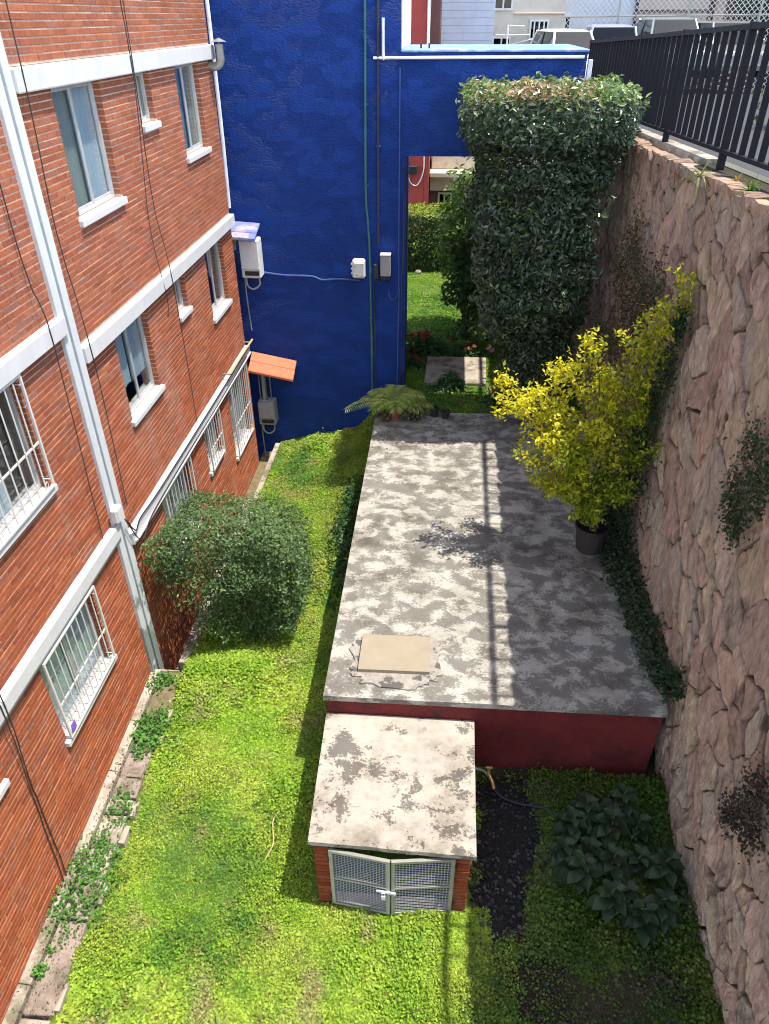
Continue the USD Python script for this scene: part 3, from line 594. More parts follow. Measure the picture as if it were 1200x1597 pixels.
def door(y_a, y_b, xa, xb, z0, z1, latch, lab):
    """mesh leaf from the hinge (xa, y_a) to the meeting edge (xb, y_b)"""
    A, B = np.array([xa, y_a, 0.]), np.array([xb, y_b, 0.]); L = np.linalg.norm(B - A); u = (B - A) / L; n = np.array([u[1], -u[0], 0]) * (1 if (u[1] * 0 - u[0]) < 0 else -1)
    if n[1] > 0: n = -n
    def bar(s0, s1, a, b, t0=0., t1=.03): return [A + u * s + n * t + np.array([0, 0, z]) for s in (s0, s1) for t in (t0, t1) for z in (a, b)]
    fr = MB(); w = .035
    for q in (bar(0, w, z0, z1), bar(L - w, L, z0, z1), bar(w, L - w, z0, z0 + w), bar(w, L - w, z1 - w, z1), bar(w, L - w, (z0 + z1) / 2 - .015, (z0 + z1) / 2 + .015, .003, .027)): fr.hexa(q)
    d = put(cage, 'door', fr, m_galv, label=lab)
    wm = MB()
    for s in np.arange(w + .025, L - w, .03): wm.tube([A + u * s + n * .014 + [0, 0, z0 + w], A + u * s + n * .014 + [0, 0, z1 - w]], .0022, 4)
    for z in np.arange(z0 + w + .02, z1 - w, .03): wm.tube([A + u * w + n * .018 + [0, 0, z], A + u * (L - w) + n * .018 + [0, 0, z]], .0022, 4)
    put(d, 'wire_mesh', wm, m_wire)
    for z in (z0 + .14, z1 - .14): put(d, 'hinge', MB().tube([A - u * .008 + n * .032 + [0, 0, z - .03], A - u * .008 + n * .032 + [0, 0, z + .03]], .011, 8), m_pot)
    if latch:
        put(d, 'latch', MB().hexa(bar(L - .13, L + .06, (z0 + z1) / 2 - .055, (z0 + z1) / 2 - .03, .031, .045)), m_whitepipe)
        s = L - .06; c = A + u * s + n * .05; z = (z0 + z1) / 2
        put(d, 'padlock', MB().box(c[0] - .02, c[0] + .02, c[1] - .012, c[1] + .012, z - .16, z - .09, b=.006).tube([c + [-.013, 0, z - .09], c + [-.013, 0, z - .05], c + [.013, 0, z - .05], c + [.013, 0, z - .09]], .005, 6), m_plastic)
door(3.645, 3.575, -.84, -.262, -.03, .915, True, 'left mesh door with the latch and padlock')
door(3.645, 3.575, .33, -.255, -.03, .915, False, 'right mesh door')

# ------------------------------------------------------------------ retaining wall of field stone
WX = 2.72
def wtop(y): return 5.93 - .0384 * (np.asarray(y, float) - 7)
wall = thing('retaining_wall', 'tall retaining wall of pinkish brown field stone along the right side of the garden', 'retaining wall', (WX, 9, 0))
rs = np.random.default_rng(21)
core = MB()
Y, Z = np.meshgrid(np.linspace(-1, 20.5, 130), np.linspace(0, 1, 46)); zz = -.5 + Z * (wtop(Y) - .05 + .5)
P = np.stack([0 * Y, Y, zz], -1).reshape(-1, 3); h = fbm(P * 3.0).reshape(Y.shape) * .05
i = np.arange(Y.size).reshape(Y.shape)
core.add(np.stack([WX + .055 - h, Y, zz], -1).reshape(-1, 3), np.stack([i[:-1, :-1], i[1:, :-1], i[1:, 1:], i[:-1, 1:]], -1).reshape(-1, 4))
core.hexa([(x, y, z) for x in (WX + .1, WX + .37) for y in (-1, 20.5) for z in (-.5, float(wtop(y)) - .06)])
put(wall, 'wall_core', core, m_stonegap, True)
def stones():
    """cells of a leaning, stretched pattern: u runs up the lean of the stones, w across it"""
    a = np.array([.50, .87]); p = np.array([-a[1], a[0]]); pts = []
    for k, w in enumerate(np.arange(-20, 8, .36)):
        for u in np.arange(-6, 20, .62):
            if rs.random() < .15: continue
            q = a * (u + (k % 2) * .31 + rs.uniform(-.26, .26)) + p * (w + rs.uniform(-.16, .16)) + [0, 0]
            if not (-1.8 < q[0] < 21.5 and -1.2 < q[1] < 7.2): continue
            pts.append(q)
            for e in range(rs.choice([0, 0, 0, 1, 2, 3])): pts.append(q + rs.normal(0, .17, 2))
    pts = np.array(pts); T = np.stack([a * .58, p]); vor = Voronoi(pts @ T.T); Ti = np.linalg.inv(T).T; out = []
    for k, r in enumerate(vor.point_region):
        reg = vor.regions[r]
        if -1 in reg or len(reg) < 3: continue
        pg = Polygon(vor.vertices[reg] @ Ti)
        if pg.is_valid and .005 < pg.area < 1.5: out.append(pg)
    return out
limit = Polygon([(-.9, -.45), (20.3, -.45)] + [(y, float(wtop(y)) - .03) for y in np.linspace(20.3, -.9, 40)])
def rough(pg, g, rnd):
    """insets a cell and gives it a chipped, rounded outline"""
    q = pg.buffer(-g - rnd).buffer(rnd, resolution=3)
    if q.is_empty: return None
    if isinstance(q, MultiPolygon): q = max(q.geoms, key=lambda a: a.area)
    return q if q.area > .006 else None
SR = np.array([[1, 0, 0], [0, 7.5, 1.5], [0, -4.3, 2.6]])   # flakes run along the lean
SC = [(.40, .265, .19), (.41, .29, .20), (.36, .235, .17), (.37, .265, .20), (.43, .315, .21), (.34, .22, .16), (.40, .26, .195), (.37, .285, .215)]
def stone_mesh(q):
    L = q.exterior.length; n = int(np.clip(L / .055, 10, 36)); c = np.array(q.representative_point().coords[0])
    B = np.array([q.exterior.interpolate(L * k / n).coords[0] for k in range(n)])
    B += (B - c) * rs.normal(0, .03, (n, 1))
    pr = rs.uniform(.02, .052); ty, tz = rs.normal(0, .045, 2)
    rings = [(1.0, -.06), (.995, pr * .75), (.955, pr * .98), (.75, pr), (.5, pr), (.25, pr)]
    v = []; 
    for s, x in rings:
        p = c + (B - c) * s; P3 = np.stack([0 * p[:, 0], p[:, 0], p[:, 1]], -1)
        hh = x + (ty * (p[:, 0] - c[0]) + tz * (p[:, 1] - c[1])) * min(1, max(0, x / pr)) + ((fbm(P3 @ SR + c[0]) * .036 + fbm(P3 * 13 + c[1]) * .02) if x > 0 else 0)
        v.append(np.stack([WX + .02 - hh, p[:, 0], p[:, 1]], -1))
    v = np.vstack(v + [[[WX + .02 - pr * 1.1, c[0], c[1]]]]); f = []
    for r in range(len(rings) - 1):
        for j in range(n):
            a, b = r * n + j, r * n + (j + 1) % n; f += [(a, b + n, b), (a, a + n, b + n)]
    o = (len(rings) - 1) * n
    for j in range(n): f.append((o + j, len(v) - 1, o + (j + 1) % n))
    return v, np.array(f)
ss = []
for pg in stones():
    g = pg.intersection(limit)
    if g.is_empty or isinstance(g, MultiPolygon): continue
    q = rough(g, rs.uniform(.003, .012) if rs.random() < .85 else .022, .006)
    if q is not None: ss.append(q)
C = np.array([[WX - .05, q.centroid.x, q.centroid.y] for q in ss]); px, dz = pix(C)
vis = (px[:, 0] > 0) & (px[:, 0] < 1215) & (px[:, 1] > 0) & (px[:, 1] < 1610) & (dz > 0) & (C[:, 1] < 16)
area = np.where(vis, np.array([q.area for q in ss]) / dz ** 2, -1)
single = set(np.argsort(-area)[:300].tolist()); rest = MB()
for k, q in enumerate(ss):
    v, f = stone_mesh(q); c = np.array(SC[rs.integers(len(SC))]) * rs.uniform(.82, 1.15)
    if k in single and area[k] > 0: put(wall, 'stone', MB().add(v, f, c), m_stone, smooth=False, col=True)
    else: rest.add(v, f, c)
put(wall, 'small_stones', rest, m_stone, col=True, kind='stuff')
# coping: loose flat stones and a concrete kerb under the fence, earth between
for k, yy in enumerate(np.arange(.2, 19.8, .34)):
    L = .34 * rs.uniform(.8, 1.05); z = float(wtop(yy)); hgt = rs.uniform(.03, .08)
    mm = trimesh.convex.convex_hull(np.array([(WX + .01 + rs.uniform(-.07, .0) + a * .2 , yy + b * L + rs.uniform(-.03, .03), z - .12 + cc * (.06 + hgt) + rs.uniform(-.015, .015)) for a in (0, 1) for b in (0, 1) for cc in (0, 1)] + [(WX - .05, yy + L / 2, z - .02)]))
    put(wall, 'coping_stone', MB().tm(mm, np.array(SC[rs.integers(len(SC))]) * rs.uniform(.8, 1.2)), m_stone, col=True)
KX = 2.87
for a, b in ((9.3, 20.2),):
    put(None, 'kerb', MB().hexa([(x, y, float(wtop(y)) + (-.1 if s == 0 else .055)) for x in (KX, 3.12) for y in (a, b) for s in (0, 1)]), m_path, label='pale concrete kerb under the far half of the black fence', category='kerb')
put(None, 'verge', MB().hexa([(x, y, float(wtop(y)) + (-.12 if s == 0 else .0)) for x in (WX + .06, 3.13) for y in (-1, 9.28) for s in (0, 1)]), m_soil, kind='structure')

# ------------------------------------------------------------------ black picket fence
fx0, fx1 = 2.925, 2.99
fence = thing('picket_fence', 'black metal fence of flat pickets on top of the stone wall', 'fence', (2.95, 9, 6))
def fz(y): return 5.98 - .0384 * (y - 8)
for nm, a, b in (('top_rail', 1.185, 1.235), ('bottom_rail', .075, .115)):
    put(fence, nm, MB().hexa([(x, y, fz(y) + s) for x in (fx0, fx1) for y in (-1, 18.7) for s in (a, b)]), m_fence)
for k, yy in enumerate(np.arange(-.9, 18.7, .27)):
    if k % 9 == 0: put(fence, 'post', MB().box(fx0 - .004, fx1 + .004, yy - .032, yy + .032, fz(yy) - .25, fz(yy) + 1.25, b=.004), m_fence)
    else: put(fence, 'picket', MB().box(fx0 + .003, fx1 - .003, yy - .013, yy + .013, fz(yy) + .117, fz(yy) + 1.183), m_fence)

# ------------------------------------------------------------------ path along the brick wall
def slab_piece(node, name, pts, th, m, **k):
    """paving piece: outline of (x, y, z) corners, chamfered by a slightly smaller top"""
    P = np.array(pts, float); c = P.mean(0); n = len(P); T = c + (P - c) * np.array([.97, .985, 1]); 
    v = np.vstack([P - [0, 0, th], P - [0, 0, .008], T]); f = []
    for r in range(2):
        for j in range(n): a, b = r * n + j, r * n + (j + 1) % n; f.append((a, b, b + n, a + n))
    t = [(2 * n, 2 * n + j, 2 * n + j + 1) for j in range(1, n - 1)]
    return put(node, name, MB().add(v, f).add(v, t), m, **k)
def nz_(y): return -.12 + .055 * (y - 2.57)
def fz_(y): return -.53 + .034 * (y - 7.6)
pth = thing('garden_path', 'narrow concrete gutter path of broken slabs along the foot of the brick building', 'path', (-3.5, 5, -.2), kind='structure')
rp = np.random.default_rng(3)
edges = [-1.0, .9, 2.46, 3.28, 4.40, 4.58, 5.32, 6.42]
for a, b in zip(edges[:-1], edges[1:]):
    pk = {(2.46, 3.28): m_pathslab, (4.58, 5.32): m_pathslab, (5.32, 6.42): m_mosspath}.get((a, b), m_path)
    j = lambda: rp.uniform(-.015, .015)
    zz = [nz_(a) - .01 + j() * .6, nz_(b) - .01 + j() * .6]
    slab_piece(pth, 'slab', [(-3.52, a + .012, zz[0]), (-3.24 + j(), a + .012 + j(), zz[0]), (-3.24 + j(), b - .012, zz[1]), (-3.52, b - .012 + j(), zz[1])], .12, pk)
ka = [-1.0, 1.2, 2.7, 3.5, 4.9, 5.6, 6.42]
for a, b in zip(ka[:-1], ka[1:]):
    slab_piece(pth, 'wall_gutter', [(-3.66, a + .004, nz_(a) + .025), (-3.545, a + .004, nz_(a) + .005), (-3.545, b - .004, nz_(b) + .005), (-3.66, b - .004, nz_(b) + .025)], .15, m_path)
for a, b in ((6.45, 8.1), (8.11, 10.4), (10.41, 11.3), (11.31, 13.06)):
    slab_piece(pth, 'slab', [(-3.66, a, fz_(a)), (-3.37, a, fz_(a)), (-3.37, b, fz_(b)), (-3.66, b, fz_(b))], .12, m_mosspath if a > 11 else m_path)
for a, b in ((6.6, 7.9), (7.91, 9.6), (9.61, 11.2), (11.21, 13.0)):
    slab_piece(pth, 'kerb', [(-3.365, a, float(gz(-3.3, a)) + .035), (-3.27, a, float(gz(-3.3, a)) + .035), (-3.27, b, float(gz(-3.3, b)) + .035), (-3.365, b, float(gz(-3.3, b)) + .035)], .4, m_path)
rk = np.random.default_rng(9)
for yy in np.arange(2.2, 6.3, .31):
    if rk.random() < .35: continue
    x = -3.225 + rk.uniform(-.02, .02); L = rk.uniform(.12, .26); z = nz_(yy)
    mm = trimesh.convex.convex_hull(np.array([(x + a * .055 + rk.uniform(-.01, .01), yy + b * L, z - .08 + c * rk.uniform(.085, .11)) for a in (0, 1) for b in (0, 1) for c in (0, 1)]))
    put(pth, 'edging_stone', MB().tm(mm), m_path)
put(pth, 'drain_cover', MB().box(-3.43, -3.25, 4.84, 5.05, .002, .026, b=.006).box(-3.395, -3.285, 4.885, 5.005, .024, .034, b=.004), m_pathslab, label='small square drain cover let into a path slab')
put(pth, 'step', MB().box(-3.655, -3.3, 6.425, 6.445, -.7, nz_(6.42) - .02), m_path)

# ------------------------------------------------------------------ ground cover and grass
def cover(name, label, cat, pts_xy, hfun, L, col, seed, mat_=m_cover, up=.45, layers=.05, kind='stuff', group=None):
    rg = np.random.default_rng(seed); n = len(pts_xy); x, y = pts_xy[:, 0], pts_xy[:, 1]
    N = rdir(n, rg); N[:, 2] = np.abs(N[:, 2]) + up * 2; N /= np.linalg.norm(N, axis=1, keepdims=True)
    D = rdir(n, rg); D -= N * (D * N).sum(1, keepdims=True)
    z = hfun(x, y) + np.abs(rg.normal(0, layers, n)) * np.clip(1 + 2.2 * fbm(np.stack([x * 1.9, y * 1.9, 0 * x], -1)), .25, 2.2) + .004
    l = L * rg.uniform(.5, 1.45, n) * np.clip(1.05 + .8 * fbm(np.stack([x * .8 + 7, y * .8, 0 * x], -1)), .85, 1.45)
    P = np.stack([x, y, z], -1)
    m = leaves(P, D, N, l, l * .85, col, .12)
    return put(None, name, m, mat_, False, label=label, category=cat, col=True, kind=kind, group=group)
def pn(x, y, s, o=0.):
    return fbm(np.stack([x * s + o, y * s - o, 0 * x + o], -1))
def lime(x, y, rg, patch=1.):
    """colour of the clover-like cover: lime, with older yellow and darker green patches"""
    a, b = pn(x, y, .9, 3.), pn(x, y, 2.6, 9.)
    A, B, Cc = np.array([.25, .42, .03]), np.array([.38, .48, .06]), np.array([.105, .235, .03])
    w = np.clip(.5 + 1.0 * b + .5 * a + rg.normal(0, .18, len(x)), 0, 1)[:, None]; g = np.clip(-.1 - 1.3 * a - .8 * pn(x, y, 5., 2.) + rg.normal(0, .25, len(x)), 0, 1)[:, None]
    c = A * (1 - w) + B * w; c = c * (1 - g) + Cc * g
    dk = np.clip(1.6 * pn(x, y, 1.15, 41.) - .42 + rg.normal(0, .2, len(x)), 0, 1)[:, None] * patch      # creeping weeds of a deeper green
    c = c * (1 - dk) + np.array([.10, .235, .045]) * dk
    st = np.clip(2.4 * pn(x, y, 2.1, 77.) - .75 + rg.normal(0, .25, len(x)), 0, 1)[:, None] * patch      # straw-coloured, thinned out spots
    c = c * (1 - st) + np.array([.34, .33, .12]) * st
    dead = (rg.random(len(x)) < .015 + .05 * (b > .2))[:, None]
    c = np.where(dead, np.array([.22, .15, .06]), c)
    return c * rg.uniform(.5, 1.3, (len(x), 1))
rg = np.random.default_rng(31)
def lawn_pts(n, x0, x1, y0, y1, near=True):
    x, y = rg.uniform(x0, x1, n), rg.uniform(y0, y1, n)
    return np.stack([x, y], -1)
P = np.vstack([lawn_pts(400000, -3.27, -.95, 1.6, 13.05), lawn_pts(150000, -.95, .72, 1.6, 3.68), lawn_pts(3000, .55, .95, 2.0, 3.5)])
xe = -3.225 + .035 * pn(P[:, 0] * 0, P[:, 1], 3.) * 3; xe = np.where(P[:, 1] > 6.5, -3.27, xe)
keep = (P[:, 0] > xe) & ~((P[:, 0] > -1.1) & (P[:, 1] > 3.68) & (P[:, 1] < 12.0)) & ~((P[:, 0] > -1.0) & (P[:, 0] < .49) & (P[:, 1] > 3.62))
bare = pn(P[:, 0], P[:, 1], 1.7, 20.); keep &= ~((bare > .3) & (rg.random(len(P)) < .5)); keep &= ~((pn(P[:, 0], P[:, 1], 4.5, 13.) > .32) & (rg.random(len(P)) < .55))
keep &= ~((P[:, 1] > 7) & (P[:, 0] < -1.9) & (rg.random(len(P)) < .35))
P = P[keep]; cl = lime(P[:, 0], P[:, 1], rg)
band = np.clip(1 - np.abs(P[:, 0] + 1.75) / .28, 0, 1) * smooth01(P[:, 1], 7.2, 8.5) * .8      # a dry worn strip
cl = cl * (1 - band[:, None] * .5) + np.array([.26, .24, .07]) * band[:, None] * .5
cover('ground_cover', 'bright lime ground cover over the sunny lawn between the path and the cistern', 'ground cover', P, gz, .023, cl, 1, layers=.03)
# shaded bed at the right
P = lawn_pts(135000, .5, 2.72, 1.6, 5.22)
dsoil = ((P[:, 0] - .84) / .44) ** 2 + ((P[:, 1] - 4.35) / 1.0) ** 2 + pn(P[:, 0], P[:, 1], 3.5) * 1.7
d2 = ((P[:, 0] - 1.8) / .8) ** 2 + ((P[:, 1] - 2.75) / .7) ** 2 + pn(P[:, 0], P[:, 1], 3.5, 5.) * 2.2 + rg.normal(0, .2, len(P))
keep = (dsoil + rg.normal(0, .25, len(P)) > .95) & ~((d2 < 1) & (rg.random(len(P)) < .9)) & ~((P[:, 1] > 3.6) & (P[:, 0] < .52)) & ~((P[:, 0] < .95) & (P[:, 1] < 3.5) & (rg.random(len(P)) < .0))
P = P[keep]; cl = lime(P[:, 0], P[:, 1], rg) * np.array([.55, .60, .8]) * (1 - .35 * smooth01(P[:, 0], .7, 1.6))[:, None]  # bed shade deepened in the leaf colour, darkest towards the stone wall
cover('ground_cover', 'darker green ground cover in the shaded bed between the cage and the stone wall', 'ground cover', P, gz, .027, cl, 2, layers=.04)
u = np.linspace(0, 2 * math.pi, 40, endpoint=False); rr = 1 + .12 * np.sin(3 * u) + .08 * np.sin(7 * u + 1)
sv = [(.88, 4.3)] + list(zip(.84 + .40 * rr * np.cos(u), 4.35 + .95 * rr * np.sin(u)))
sv = [(x, y) for x, y in sv]; Zs = [float(gz(x, y)) + (.05 if k == 0 else .012) for k, (x, y) in enumerate(sv)]
put(None, 'soil_patch', (np.array([(max(x, .485), min(y, 5.2), z) for (x, y), z in zip(sv, Zs)]), np.array([(0, k + 1, (k + 1) % 40 + 1) for k in range(40)])), m_blacksoil, True, kind='structure')
n = 900; a = rg.uniform(0, 6.28, n); q = np.sqrt(rg.random(n)); P = np.stack([.88 + .46 * q * np.cos(a), 4.35 + .95 * q * np.sin(a)], -1); P = P[(P[:, 0] > .5) & (P[:, 1] < 5.15)]
cover('leaf_litter', 'dark dead leaves and crumbs scattered on the bare black earth beside the cage', 'litter', P, lambda x, y: gz(x, y) + .03, .035, np.array([.05, .042, .035]) * rg.uniform(.4, 2.6, (len(P), 1)), 3, layers=.012)
n = 2600; a = rg.uniform(0, 6.28, n); q = np.sqrt(rg.random(n)); P = np.stack([1.8 + .85 * q * np.cos(a), 2.75 + .75 * q * np.sin(a)], -1)
cover('leaf_litter', 'dead leaves and sparse sprigs on the dark soil in the lower right corner', 'litter', P, gz, .034, np.where((rg.random(n) < .3)[:, None], [.05, .08, .025], [.085, .065, .045]) * rg.uniform(.4, 1.8, (n, 1)), 13, layers=.02)
n = 1500; u = np.linspace(0, 2 * math.pi, 40, endpoint=False); rr = 1 + .15 * np.sin(3 * u) + .1 * np.sin(5 * u + 2)
put(None, 'soil_patch', (np.array([(1.8, 2.7, float(gz(1.8, 2.7)) + .02)] + [(min(2.7, 1.8 + .8 * b_ * math.cos(t)), 2.7 + .72 * b_ * math.sin(t), float(gz(1.8, 2.7 + .72 * b_ * math.sin(t))) + .008) for t, b_ in zip(u, rr)]), np.array([(0, k + 1, (k + 1) % 40 + 1) for k in range(40)])), m_soil, True, kind='structure')
# rear lawn: short grass
P = np.vstack([lawn_pts(105000, -1.25, 2.72, 13.1, 21.6), lawn_pts(16000, -1.1, 2.7, 12.16, 13.1)])
P = P[~((P[:, 0] > -.32) & (P[:, 0] < 1.02) & (P[:, 1] > 13.42) & (P[:, 1] < 14.85))]
cg = lime(P[:, 0], P[:, 1], rg) * np.array([.70, .80, .8])
cover('lawn_grass', 'mown sunny grass of the rear lawn seen through the passage', 'grass', P, gb, .032, cg, 4, up=.3, layers=.01)
# weeds on the path, each clump a thing
def weeds(x, y, rx, ry, n, label, h=.028, L=.036, dark=1.):
    """a mat of weeds with a ragged outline, thinning out at its rim"""
    a = rg.uniform(0, 6.28, n * 2); q = rg.random(n * 2) ** .55 * 1.5; X, Y = x + rx * q * np.cos(a), y + ry * q * np.sin(a)
    ok = q + .8 * pn(X, Y, 6., y) + rg.normal(0, .15, n * 2) < .95; P = np.stack([X, Y], -1)[ok]
    P[:, 0] = np.clip(P[:, 0], -3.64, -3.0)
    c = np.array([.075, .19, .03]) * rg.uniform(.5, 1.6, (len(P), 1)) * dark
    cover('weed_clump', label, 'weeds', P, lambda X, Y: np.where(Y < 6.43, nz_(Y), fz_(Y)) + .006, L, c, int(y * 100), layers=h, kind='stuff')
weeds(-3.38, 3.72, .28, .55, 1300, 'largest clump of green weeds covering the path near the lower left corner')
weeds(-3.36, 5.5, .22, .34, 650, 'clump of weeds between the drain slab and the mossy slab of the path')
weeds(-3.32, 4.42, .17, .24, 230, 'small tuft of weeds just before the drain cover slab')
n = 1500; P = np.stack([rg.choice([-3.54, -3.26, -3.62, -3.4], n) + rg.normal(0, .035, n), rg.uniform(1.8, 6.4, n)], -1); P[:, 0] = np.clip(P[:, 0], -3.645, -3.2)
cover('leaf_litter', 'crumbs of earth and dead leaves along the joints of the path', 'litter', P, lambda X, Y: nz_(Y) + .010, .014, np.where((rg.random(n) < .25)[:, None], [.07, .15, .03], [.13, .095, .06]) * rg.uniform(.4, 1.6, (n, 1)), 15, up=1.5, layers=.004)
weeds(-3.44, 6.2, .2, .17, 260, 'bright weeds at the foot of the white joint strip')
weeds(-3.50, 2.8, .06, .06, 45, 'tiny tuft of weeds at the bottom left on the path gutter', .03, .035)
weeds(-3.47, 2.98, .035, .035, 18, 'tiniest sprig of weeds on the path gutter, second from the picture bottom', .02, .03)
weeds(-3.2, 6.85, .25, .25, 230, 'shaded weeds under the clipped bush where the path steps down', .05, .045, .7)
# spiky tuft at the bottom edge
def tuft(x, y, z, n, L, label, col, seed, name='grass_tuft', cat='plant', w=.009, droop=.8, spread=.8):
    rt = np.random.default_rng(seed); m = MB()
    for k in range(n):
        a = rt.uniform(0, 6.28); e = rt.uniform(.2, spread); l = L * rt.uniform(.6, 1.15); t = np.linspace(0, 1, 7)
        hor = np.array([math.cos(a), math.sin(a), 0]); r = l * t * math.sin(e) + 0 * t; zz = l * t * math.cos(e) - droop * l * t ** 2.2 * math.sin(e)
        c = np.array([x, y, z]) + hor * r[:, None] + np.array([0, 0, 1]) * zz[:, None]; s = np.cross(hor, [0, 0, 1])
        ww = w * (1 - t ** 2 * .95); v = np.vstack([c + s * ww[:, None], c - s * ww[:, None]]); i = np.arange(6)
        m.add(v, np.stack([i, i + 1, i + 8, i + 7], -1), np.array(col) * rt.uniform(.7, 1.3))
    put(None, name, m, m_leaf, False, label=label, category=cat, col=True)
tuft(-1.70, 2.45, float(gz(-1.7, 2.45)) + .01, 34, .30, 'spiky pale green grass tuft at the bottom edge of the lawn', (.28, .33, .10), 3)
tuft(2.60, 8.3, 5.87, 26, .3, 'long grass hanging over the stone wall under the fence', (.2, .24, .06), 4, spread=1.5, droop=1.3)
tuft(2.80, 7.4, 5.91, 40, .22, 'low green weeds on the wall top below the black fence, nearest the camera', (.14, .22, .04), 5, spread=1.4)
tuft(2.83, 7.9, 5.89, 22, .16, 'rust and yellow weeds between the fence and the wall edge', (.35, .22, .06), 6, spread=1.3)

# ------------------------------------------------------------------ shrubs and trees
def crown_pts(rg, n, shape, shell=.35):
    """points filling a shape given as f(p) <= 0 inside (rough signed distance) within a bounding box"""
    lo, hi, fn = shape; out = []
    while sum(map(len, out)) < n:
        p = rg.uniform(lo, hi, (n * 3, 3)); d = fn(p); keep = (d < 0) & (rg.random(len(p)) < np.where(d > -shell, 1.0, .22))
        out.append(p[keep])
    return np.vstack(out)[:n]
def foliage(rg, P, center, L, ar, col, up=.5, out=.8, droop=.25):
    o = P - np.asarray(center); o /= np.linalg.norm(o, axis=1, keepdims=True) + 1e-9
    N = rdir(len(P), rg) * .9 + o * out + np.array([0, 0, up]); N /= np.linalg.norm(N, axis=1, keepdims=True)
    D = rdir(len(P), rg) + o * .4 - np.array([0, 0, droop]); D -= N * (D * N).sum(1, keepdims=True)
    l = L * rg.uniform(.65, 1.3, len(P))
    return leaves(P - D / np.linalg.norm(D, axis=1, keepdims=True) * l[:, None] * .5, D, N, l, l * ar, col, .14)
def lump(p, s, o, a): return fbm(p * s + o) * a
def sdbox(p, c, h, r):
    q = np.abs(p - np.asarray(c)) - (np.asarray(h) - r); return np.linalg.norm(np.maximum(q, 0), axis=1) + np.minimum(q.max(1), 0) - r
# tall clipped hedge tree against the passage
rg = np.random.default_rng(101)
h = thing('hedge_tree', 'tall dark clipped tree with a flat browned top, between the passage and the stone wall', 'tree', (1.9, 12, 1.1))
def f_hedge(p):
    x, y, z = p.T
    body_l = np.interp(z, [1.1, 1.9, 2.6, 3.3, 4.0, 5.4, 5.85], [1.6, 1.2, .85, .56, .38, .34, .25]); r = np.interp(z, [1.4, 2.5, 3.6, 4.5, 5.2, 5.8], [2.3, 2.4, 2.35, 2.35, 2.5, 2.66])
    yf = np.interp(z, [1.2, 2.2, 4, 5.8], [11.7, 11.25, 10.9, 10.98]) + .28 * ((x - 1.35) / 1.0) ** 2
    d1 = np.maximum.reduce([body_l - x, x - np.minimum(r, 2.66 + .0 * z), yf - y, y - 13.0, 1.45 - z, z - 6.1])
    d2 = sdbox(p, (1.40, 11.95, 6.12), (1.28, 1.1, .42), .22) + .12 * (x > 2.6)
    lump_ = lump(p, 1.7, 4., .34) + lump(p, 5., 1., .16)
    return np.minimum(d1 + lump_ + .13, d2 + .07 + lump(p, 3., 4., .16) + lump(p, 7., 1., .09))
P = crown_pts(rg, 38000, ((.0, 10.5, 1.2), (2.9, 13.05, 6.75), f_hedge), .2)
top = smooth01(P[:, 2], 6.18, 6.42); tone = rg.random(len(P))
A = np.where((tone < .16)[:, None], [.16, .21, .11], [.048, .082, .038]) * rg.uniform(.6, 1.4, (len(P), 1))
brown = top * np.clip(1.15 - np.abs(P[:, 0] - 1.15) / .85, 0, 1) * (P[:, 1] < 12.3); pick = (rg.random(len(P)) < brown * .75)[:, None]
A = np.where(pick, np.array([.30, .19, .09]) * rg.uniform(.6, 1.3, (len(P), 1)), A)
fresh = ((rg.random(len(P)) < top * .75) & ~pick[:, 0])[:, None]; A = np.where(fresh, np.array([.15, .22, .05]) * rg.uniform(.6, 1.4, (len(P), 1)), A)
put(h, 'crown', foliage(rg, P, (1.7, 12.4, 4), .10, .44, A, .4, .9, .4), m_leafgloss, False, col=True)
tr = MB()
for a, b, r in (((1.95, 12.0, 1.0), (1.9, 12.1, 4.6), .085), ((2.1, 11.85, 1.0), (1.7, 12.0, 4.9), .065), ((1.8, 12.2, 1.0), (1.3, 12.2, 4.6), .055), ((2.05, 12.3, 1.0), (1.9, 12.4, 4.2), .05)):
    a, b = np.array(a), np.array(b); tr.tube(curve([a, a * .6 + b * .4 + rg.normal(0, .06, 3), b], 14), np.linspace(r, r * .4, len(curve([a, a, b], 14))), 8)
put(h, 'trunk', tr, m_bark, 40)
# tree beyond the passage
def tree(name, label, c, hx, n, L, cols, trunk, seed, shell=.25, m=m_leaf, group=None, ar=.5, branches=6, tr_r=.05):
    rg = np.random.default_rng(seed); c = np.array(c, float); hx = np.array(hx, float)
    t = thing(name, label, 'tree' if 'tree' in name else 'shrub', trunk)
    fn = lambda p: (np.linalg.norm((p - c) / hx, axis=1) - .9) * hx.min() + lump(p, 3.0 / max(.5, hx.max()), seed, .55 * hx.min()) + lump(p, 8 / max(.5, hx.max()), 2., .35 * hx.min())
    P = crown_pts(rg, n, (c - hx * 1.2, c + hx * 1.2, fn), shell)
    k = rg.integers(0, len(cols), n); A = np.array(cols)[k] * rg.uniform(.6, 1.35, (n, 1))
    put(t, 'crown', foliage(rg, P, c, L, ar, A), m, False, col=True)
    tb = MB(); base = np.array(trunk, float)
    for q in range(branches):
        e = c + rdir(1, rg)[0] * hx * .75; mid = base * .55 + e * .45 + rg.normal(0, .05, 3); mid[2] = base[2] * .5 + e[2] * .5
        cv = curve([base + rg.normal(0, .02, 3) * [1, 1, 0], mid, e], 12); tb.tube(cv, np.linspace(tr_r, tr_r * .25, len(cv)), 6)
    put(t, 'trunk' if 'tree' in name else 'stem', tb, m_bark, 40); return t
tree('garden_tree', 'leafy light green tree on the rear lawn, left of the dark clipped tree', (.68, 16.4, 3.5), (.8, 1.1, 1.75), 5200, .14, [(.09, .16, .035), (.17, .25, .05), (.06, .12, .03)], (.5, 16.2, 1.1), 41, branches=7, tr_r=.045)
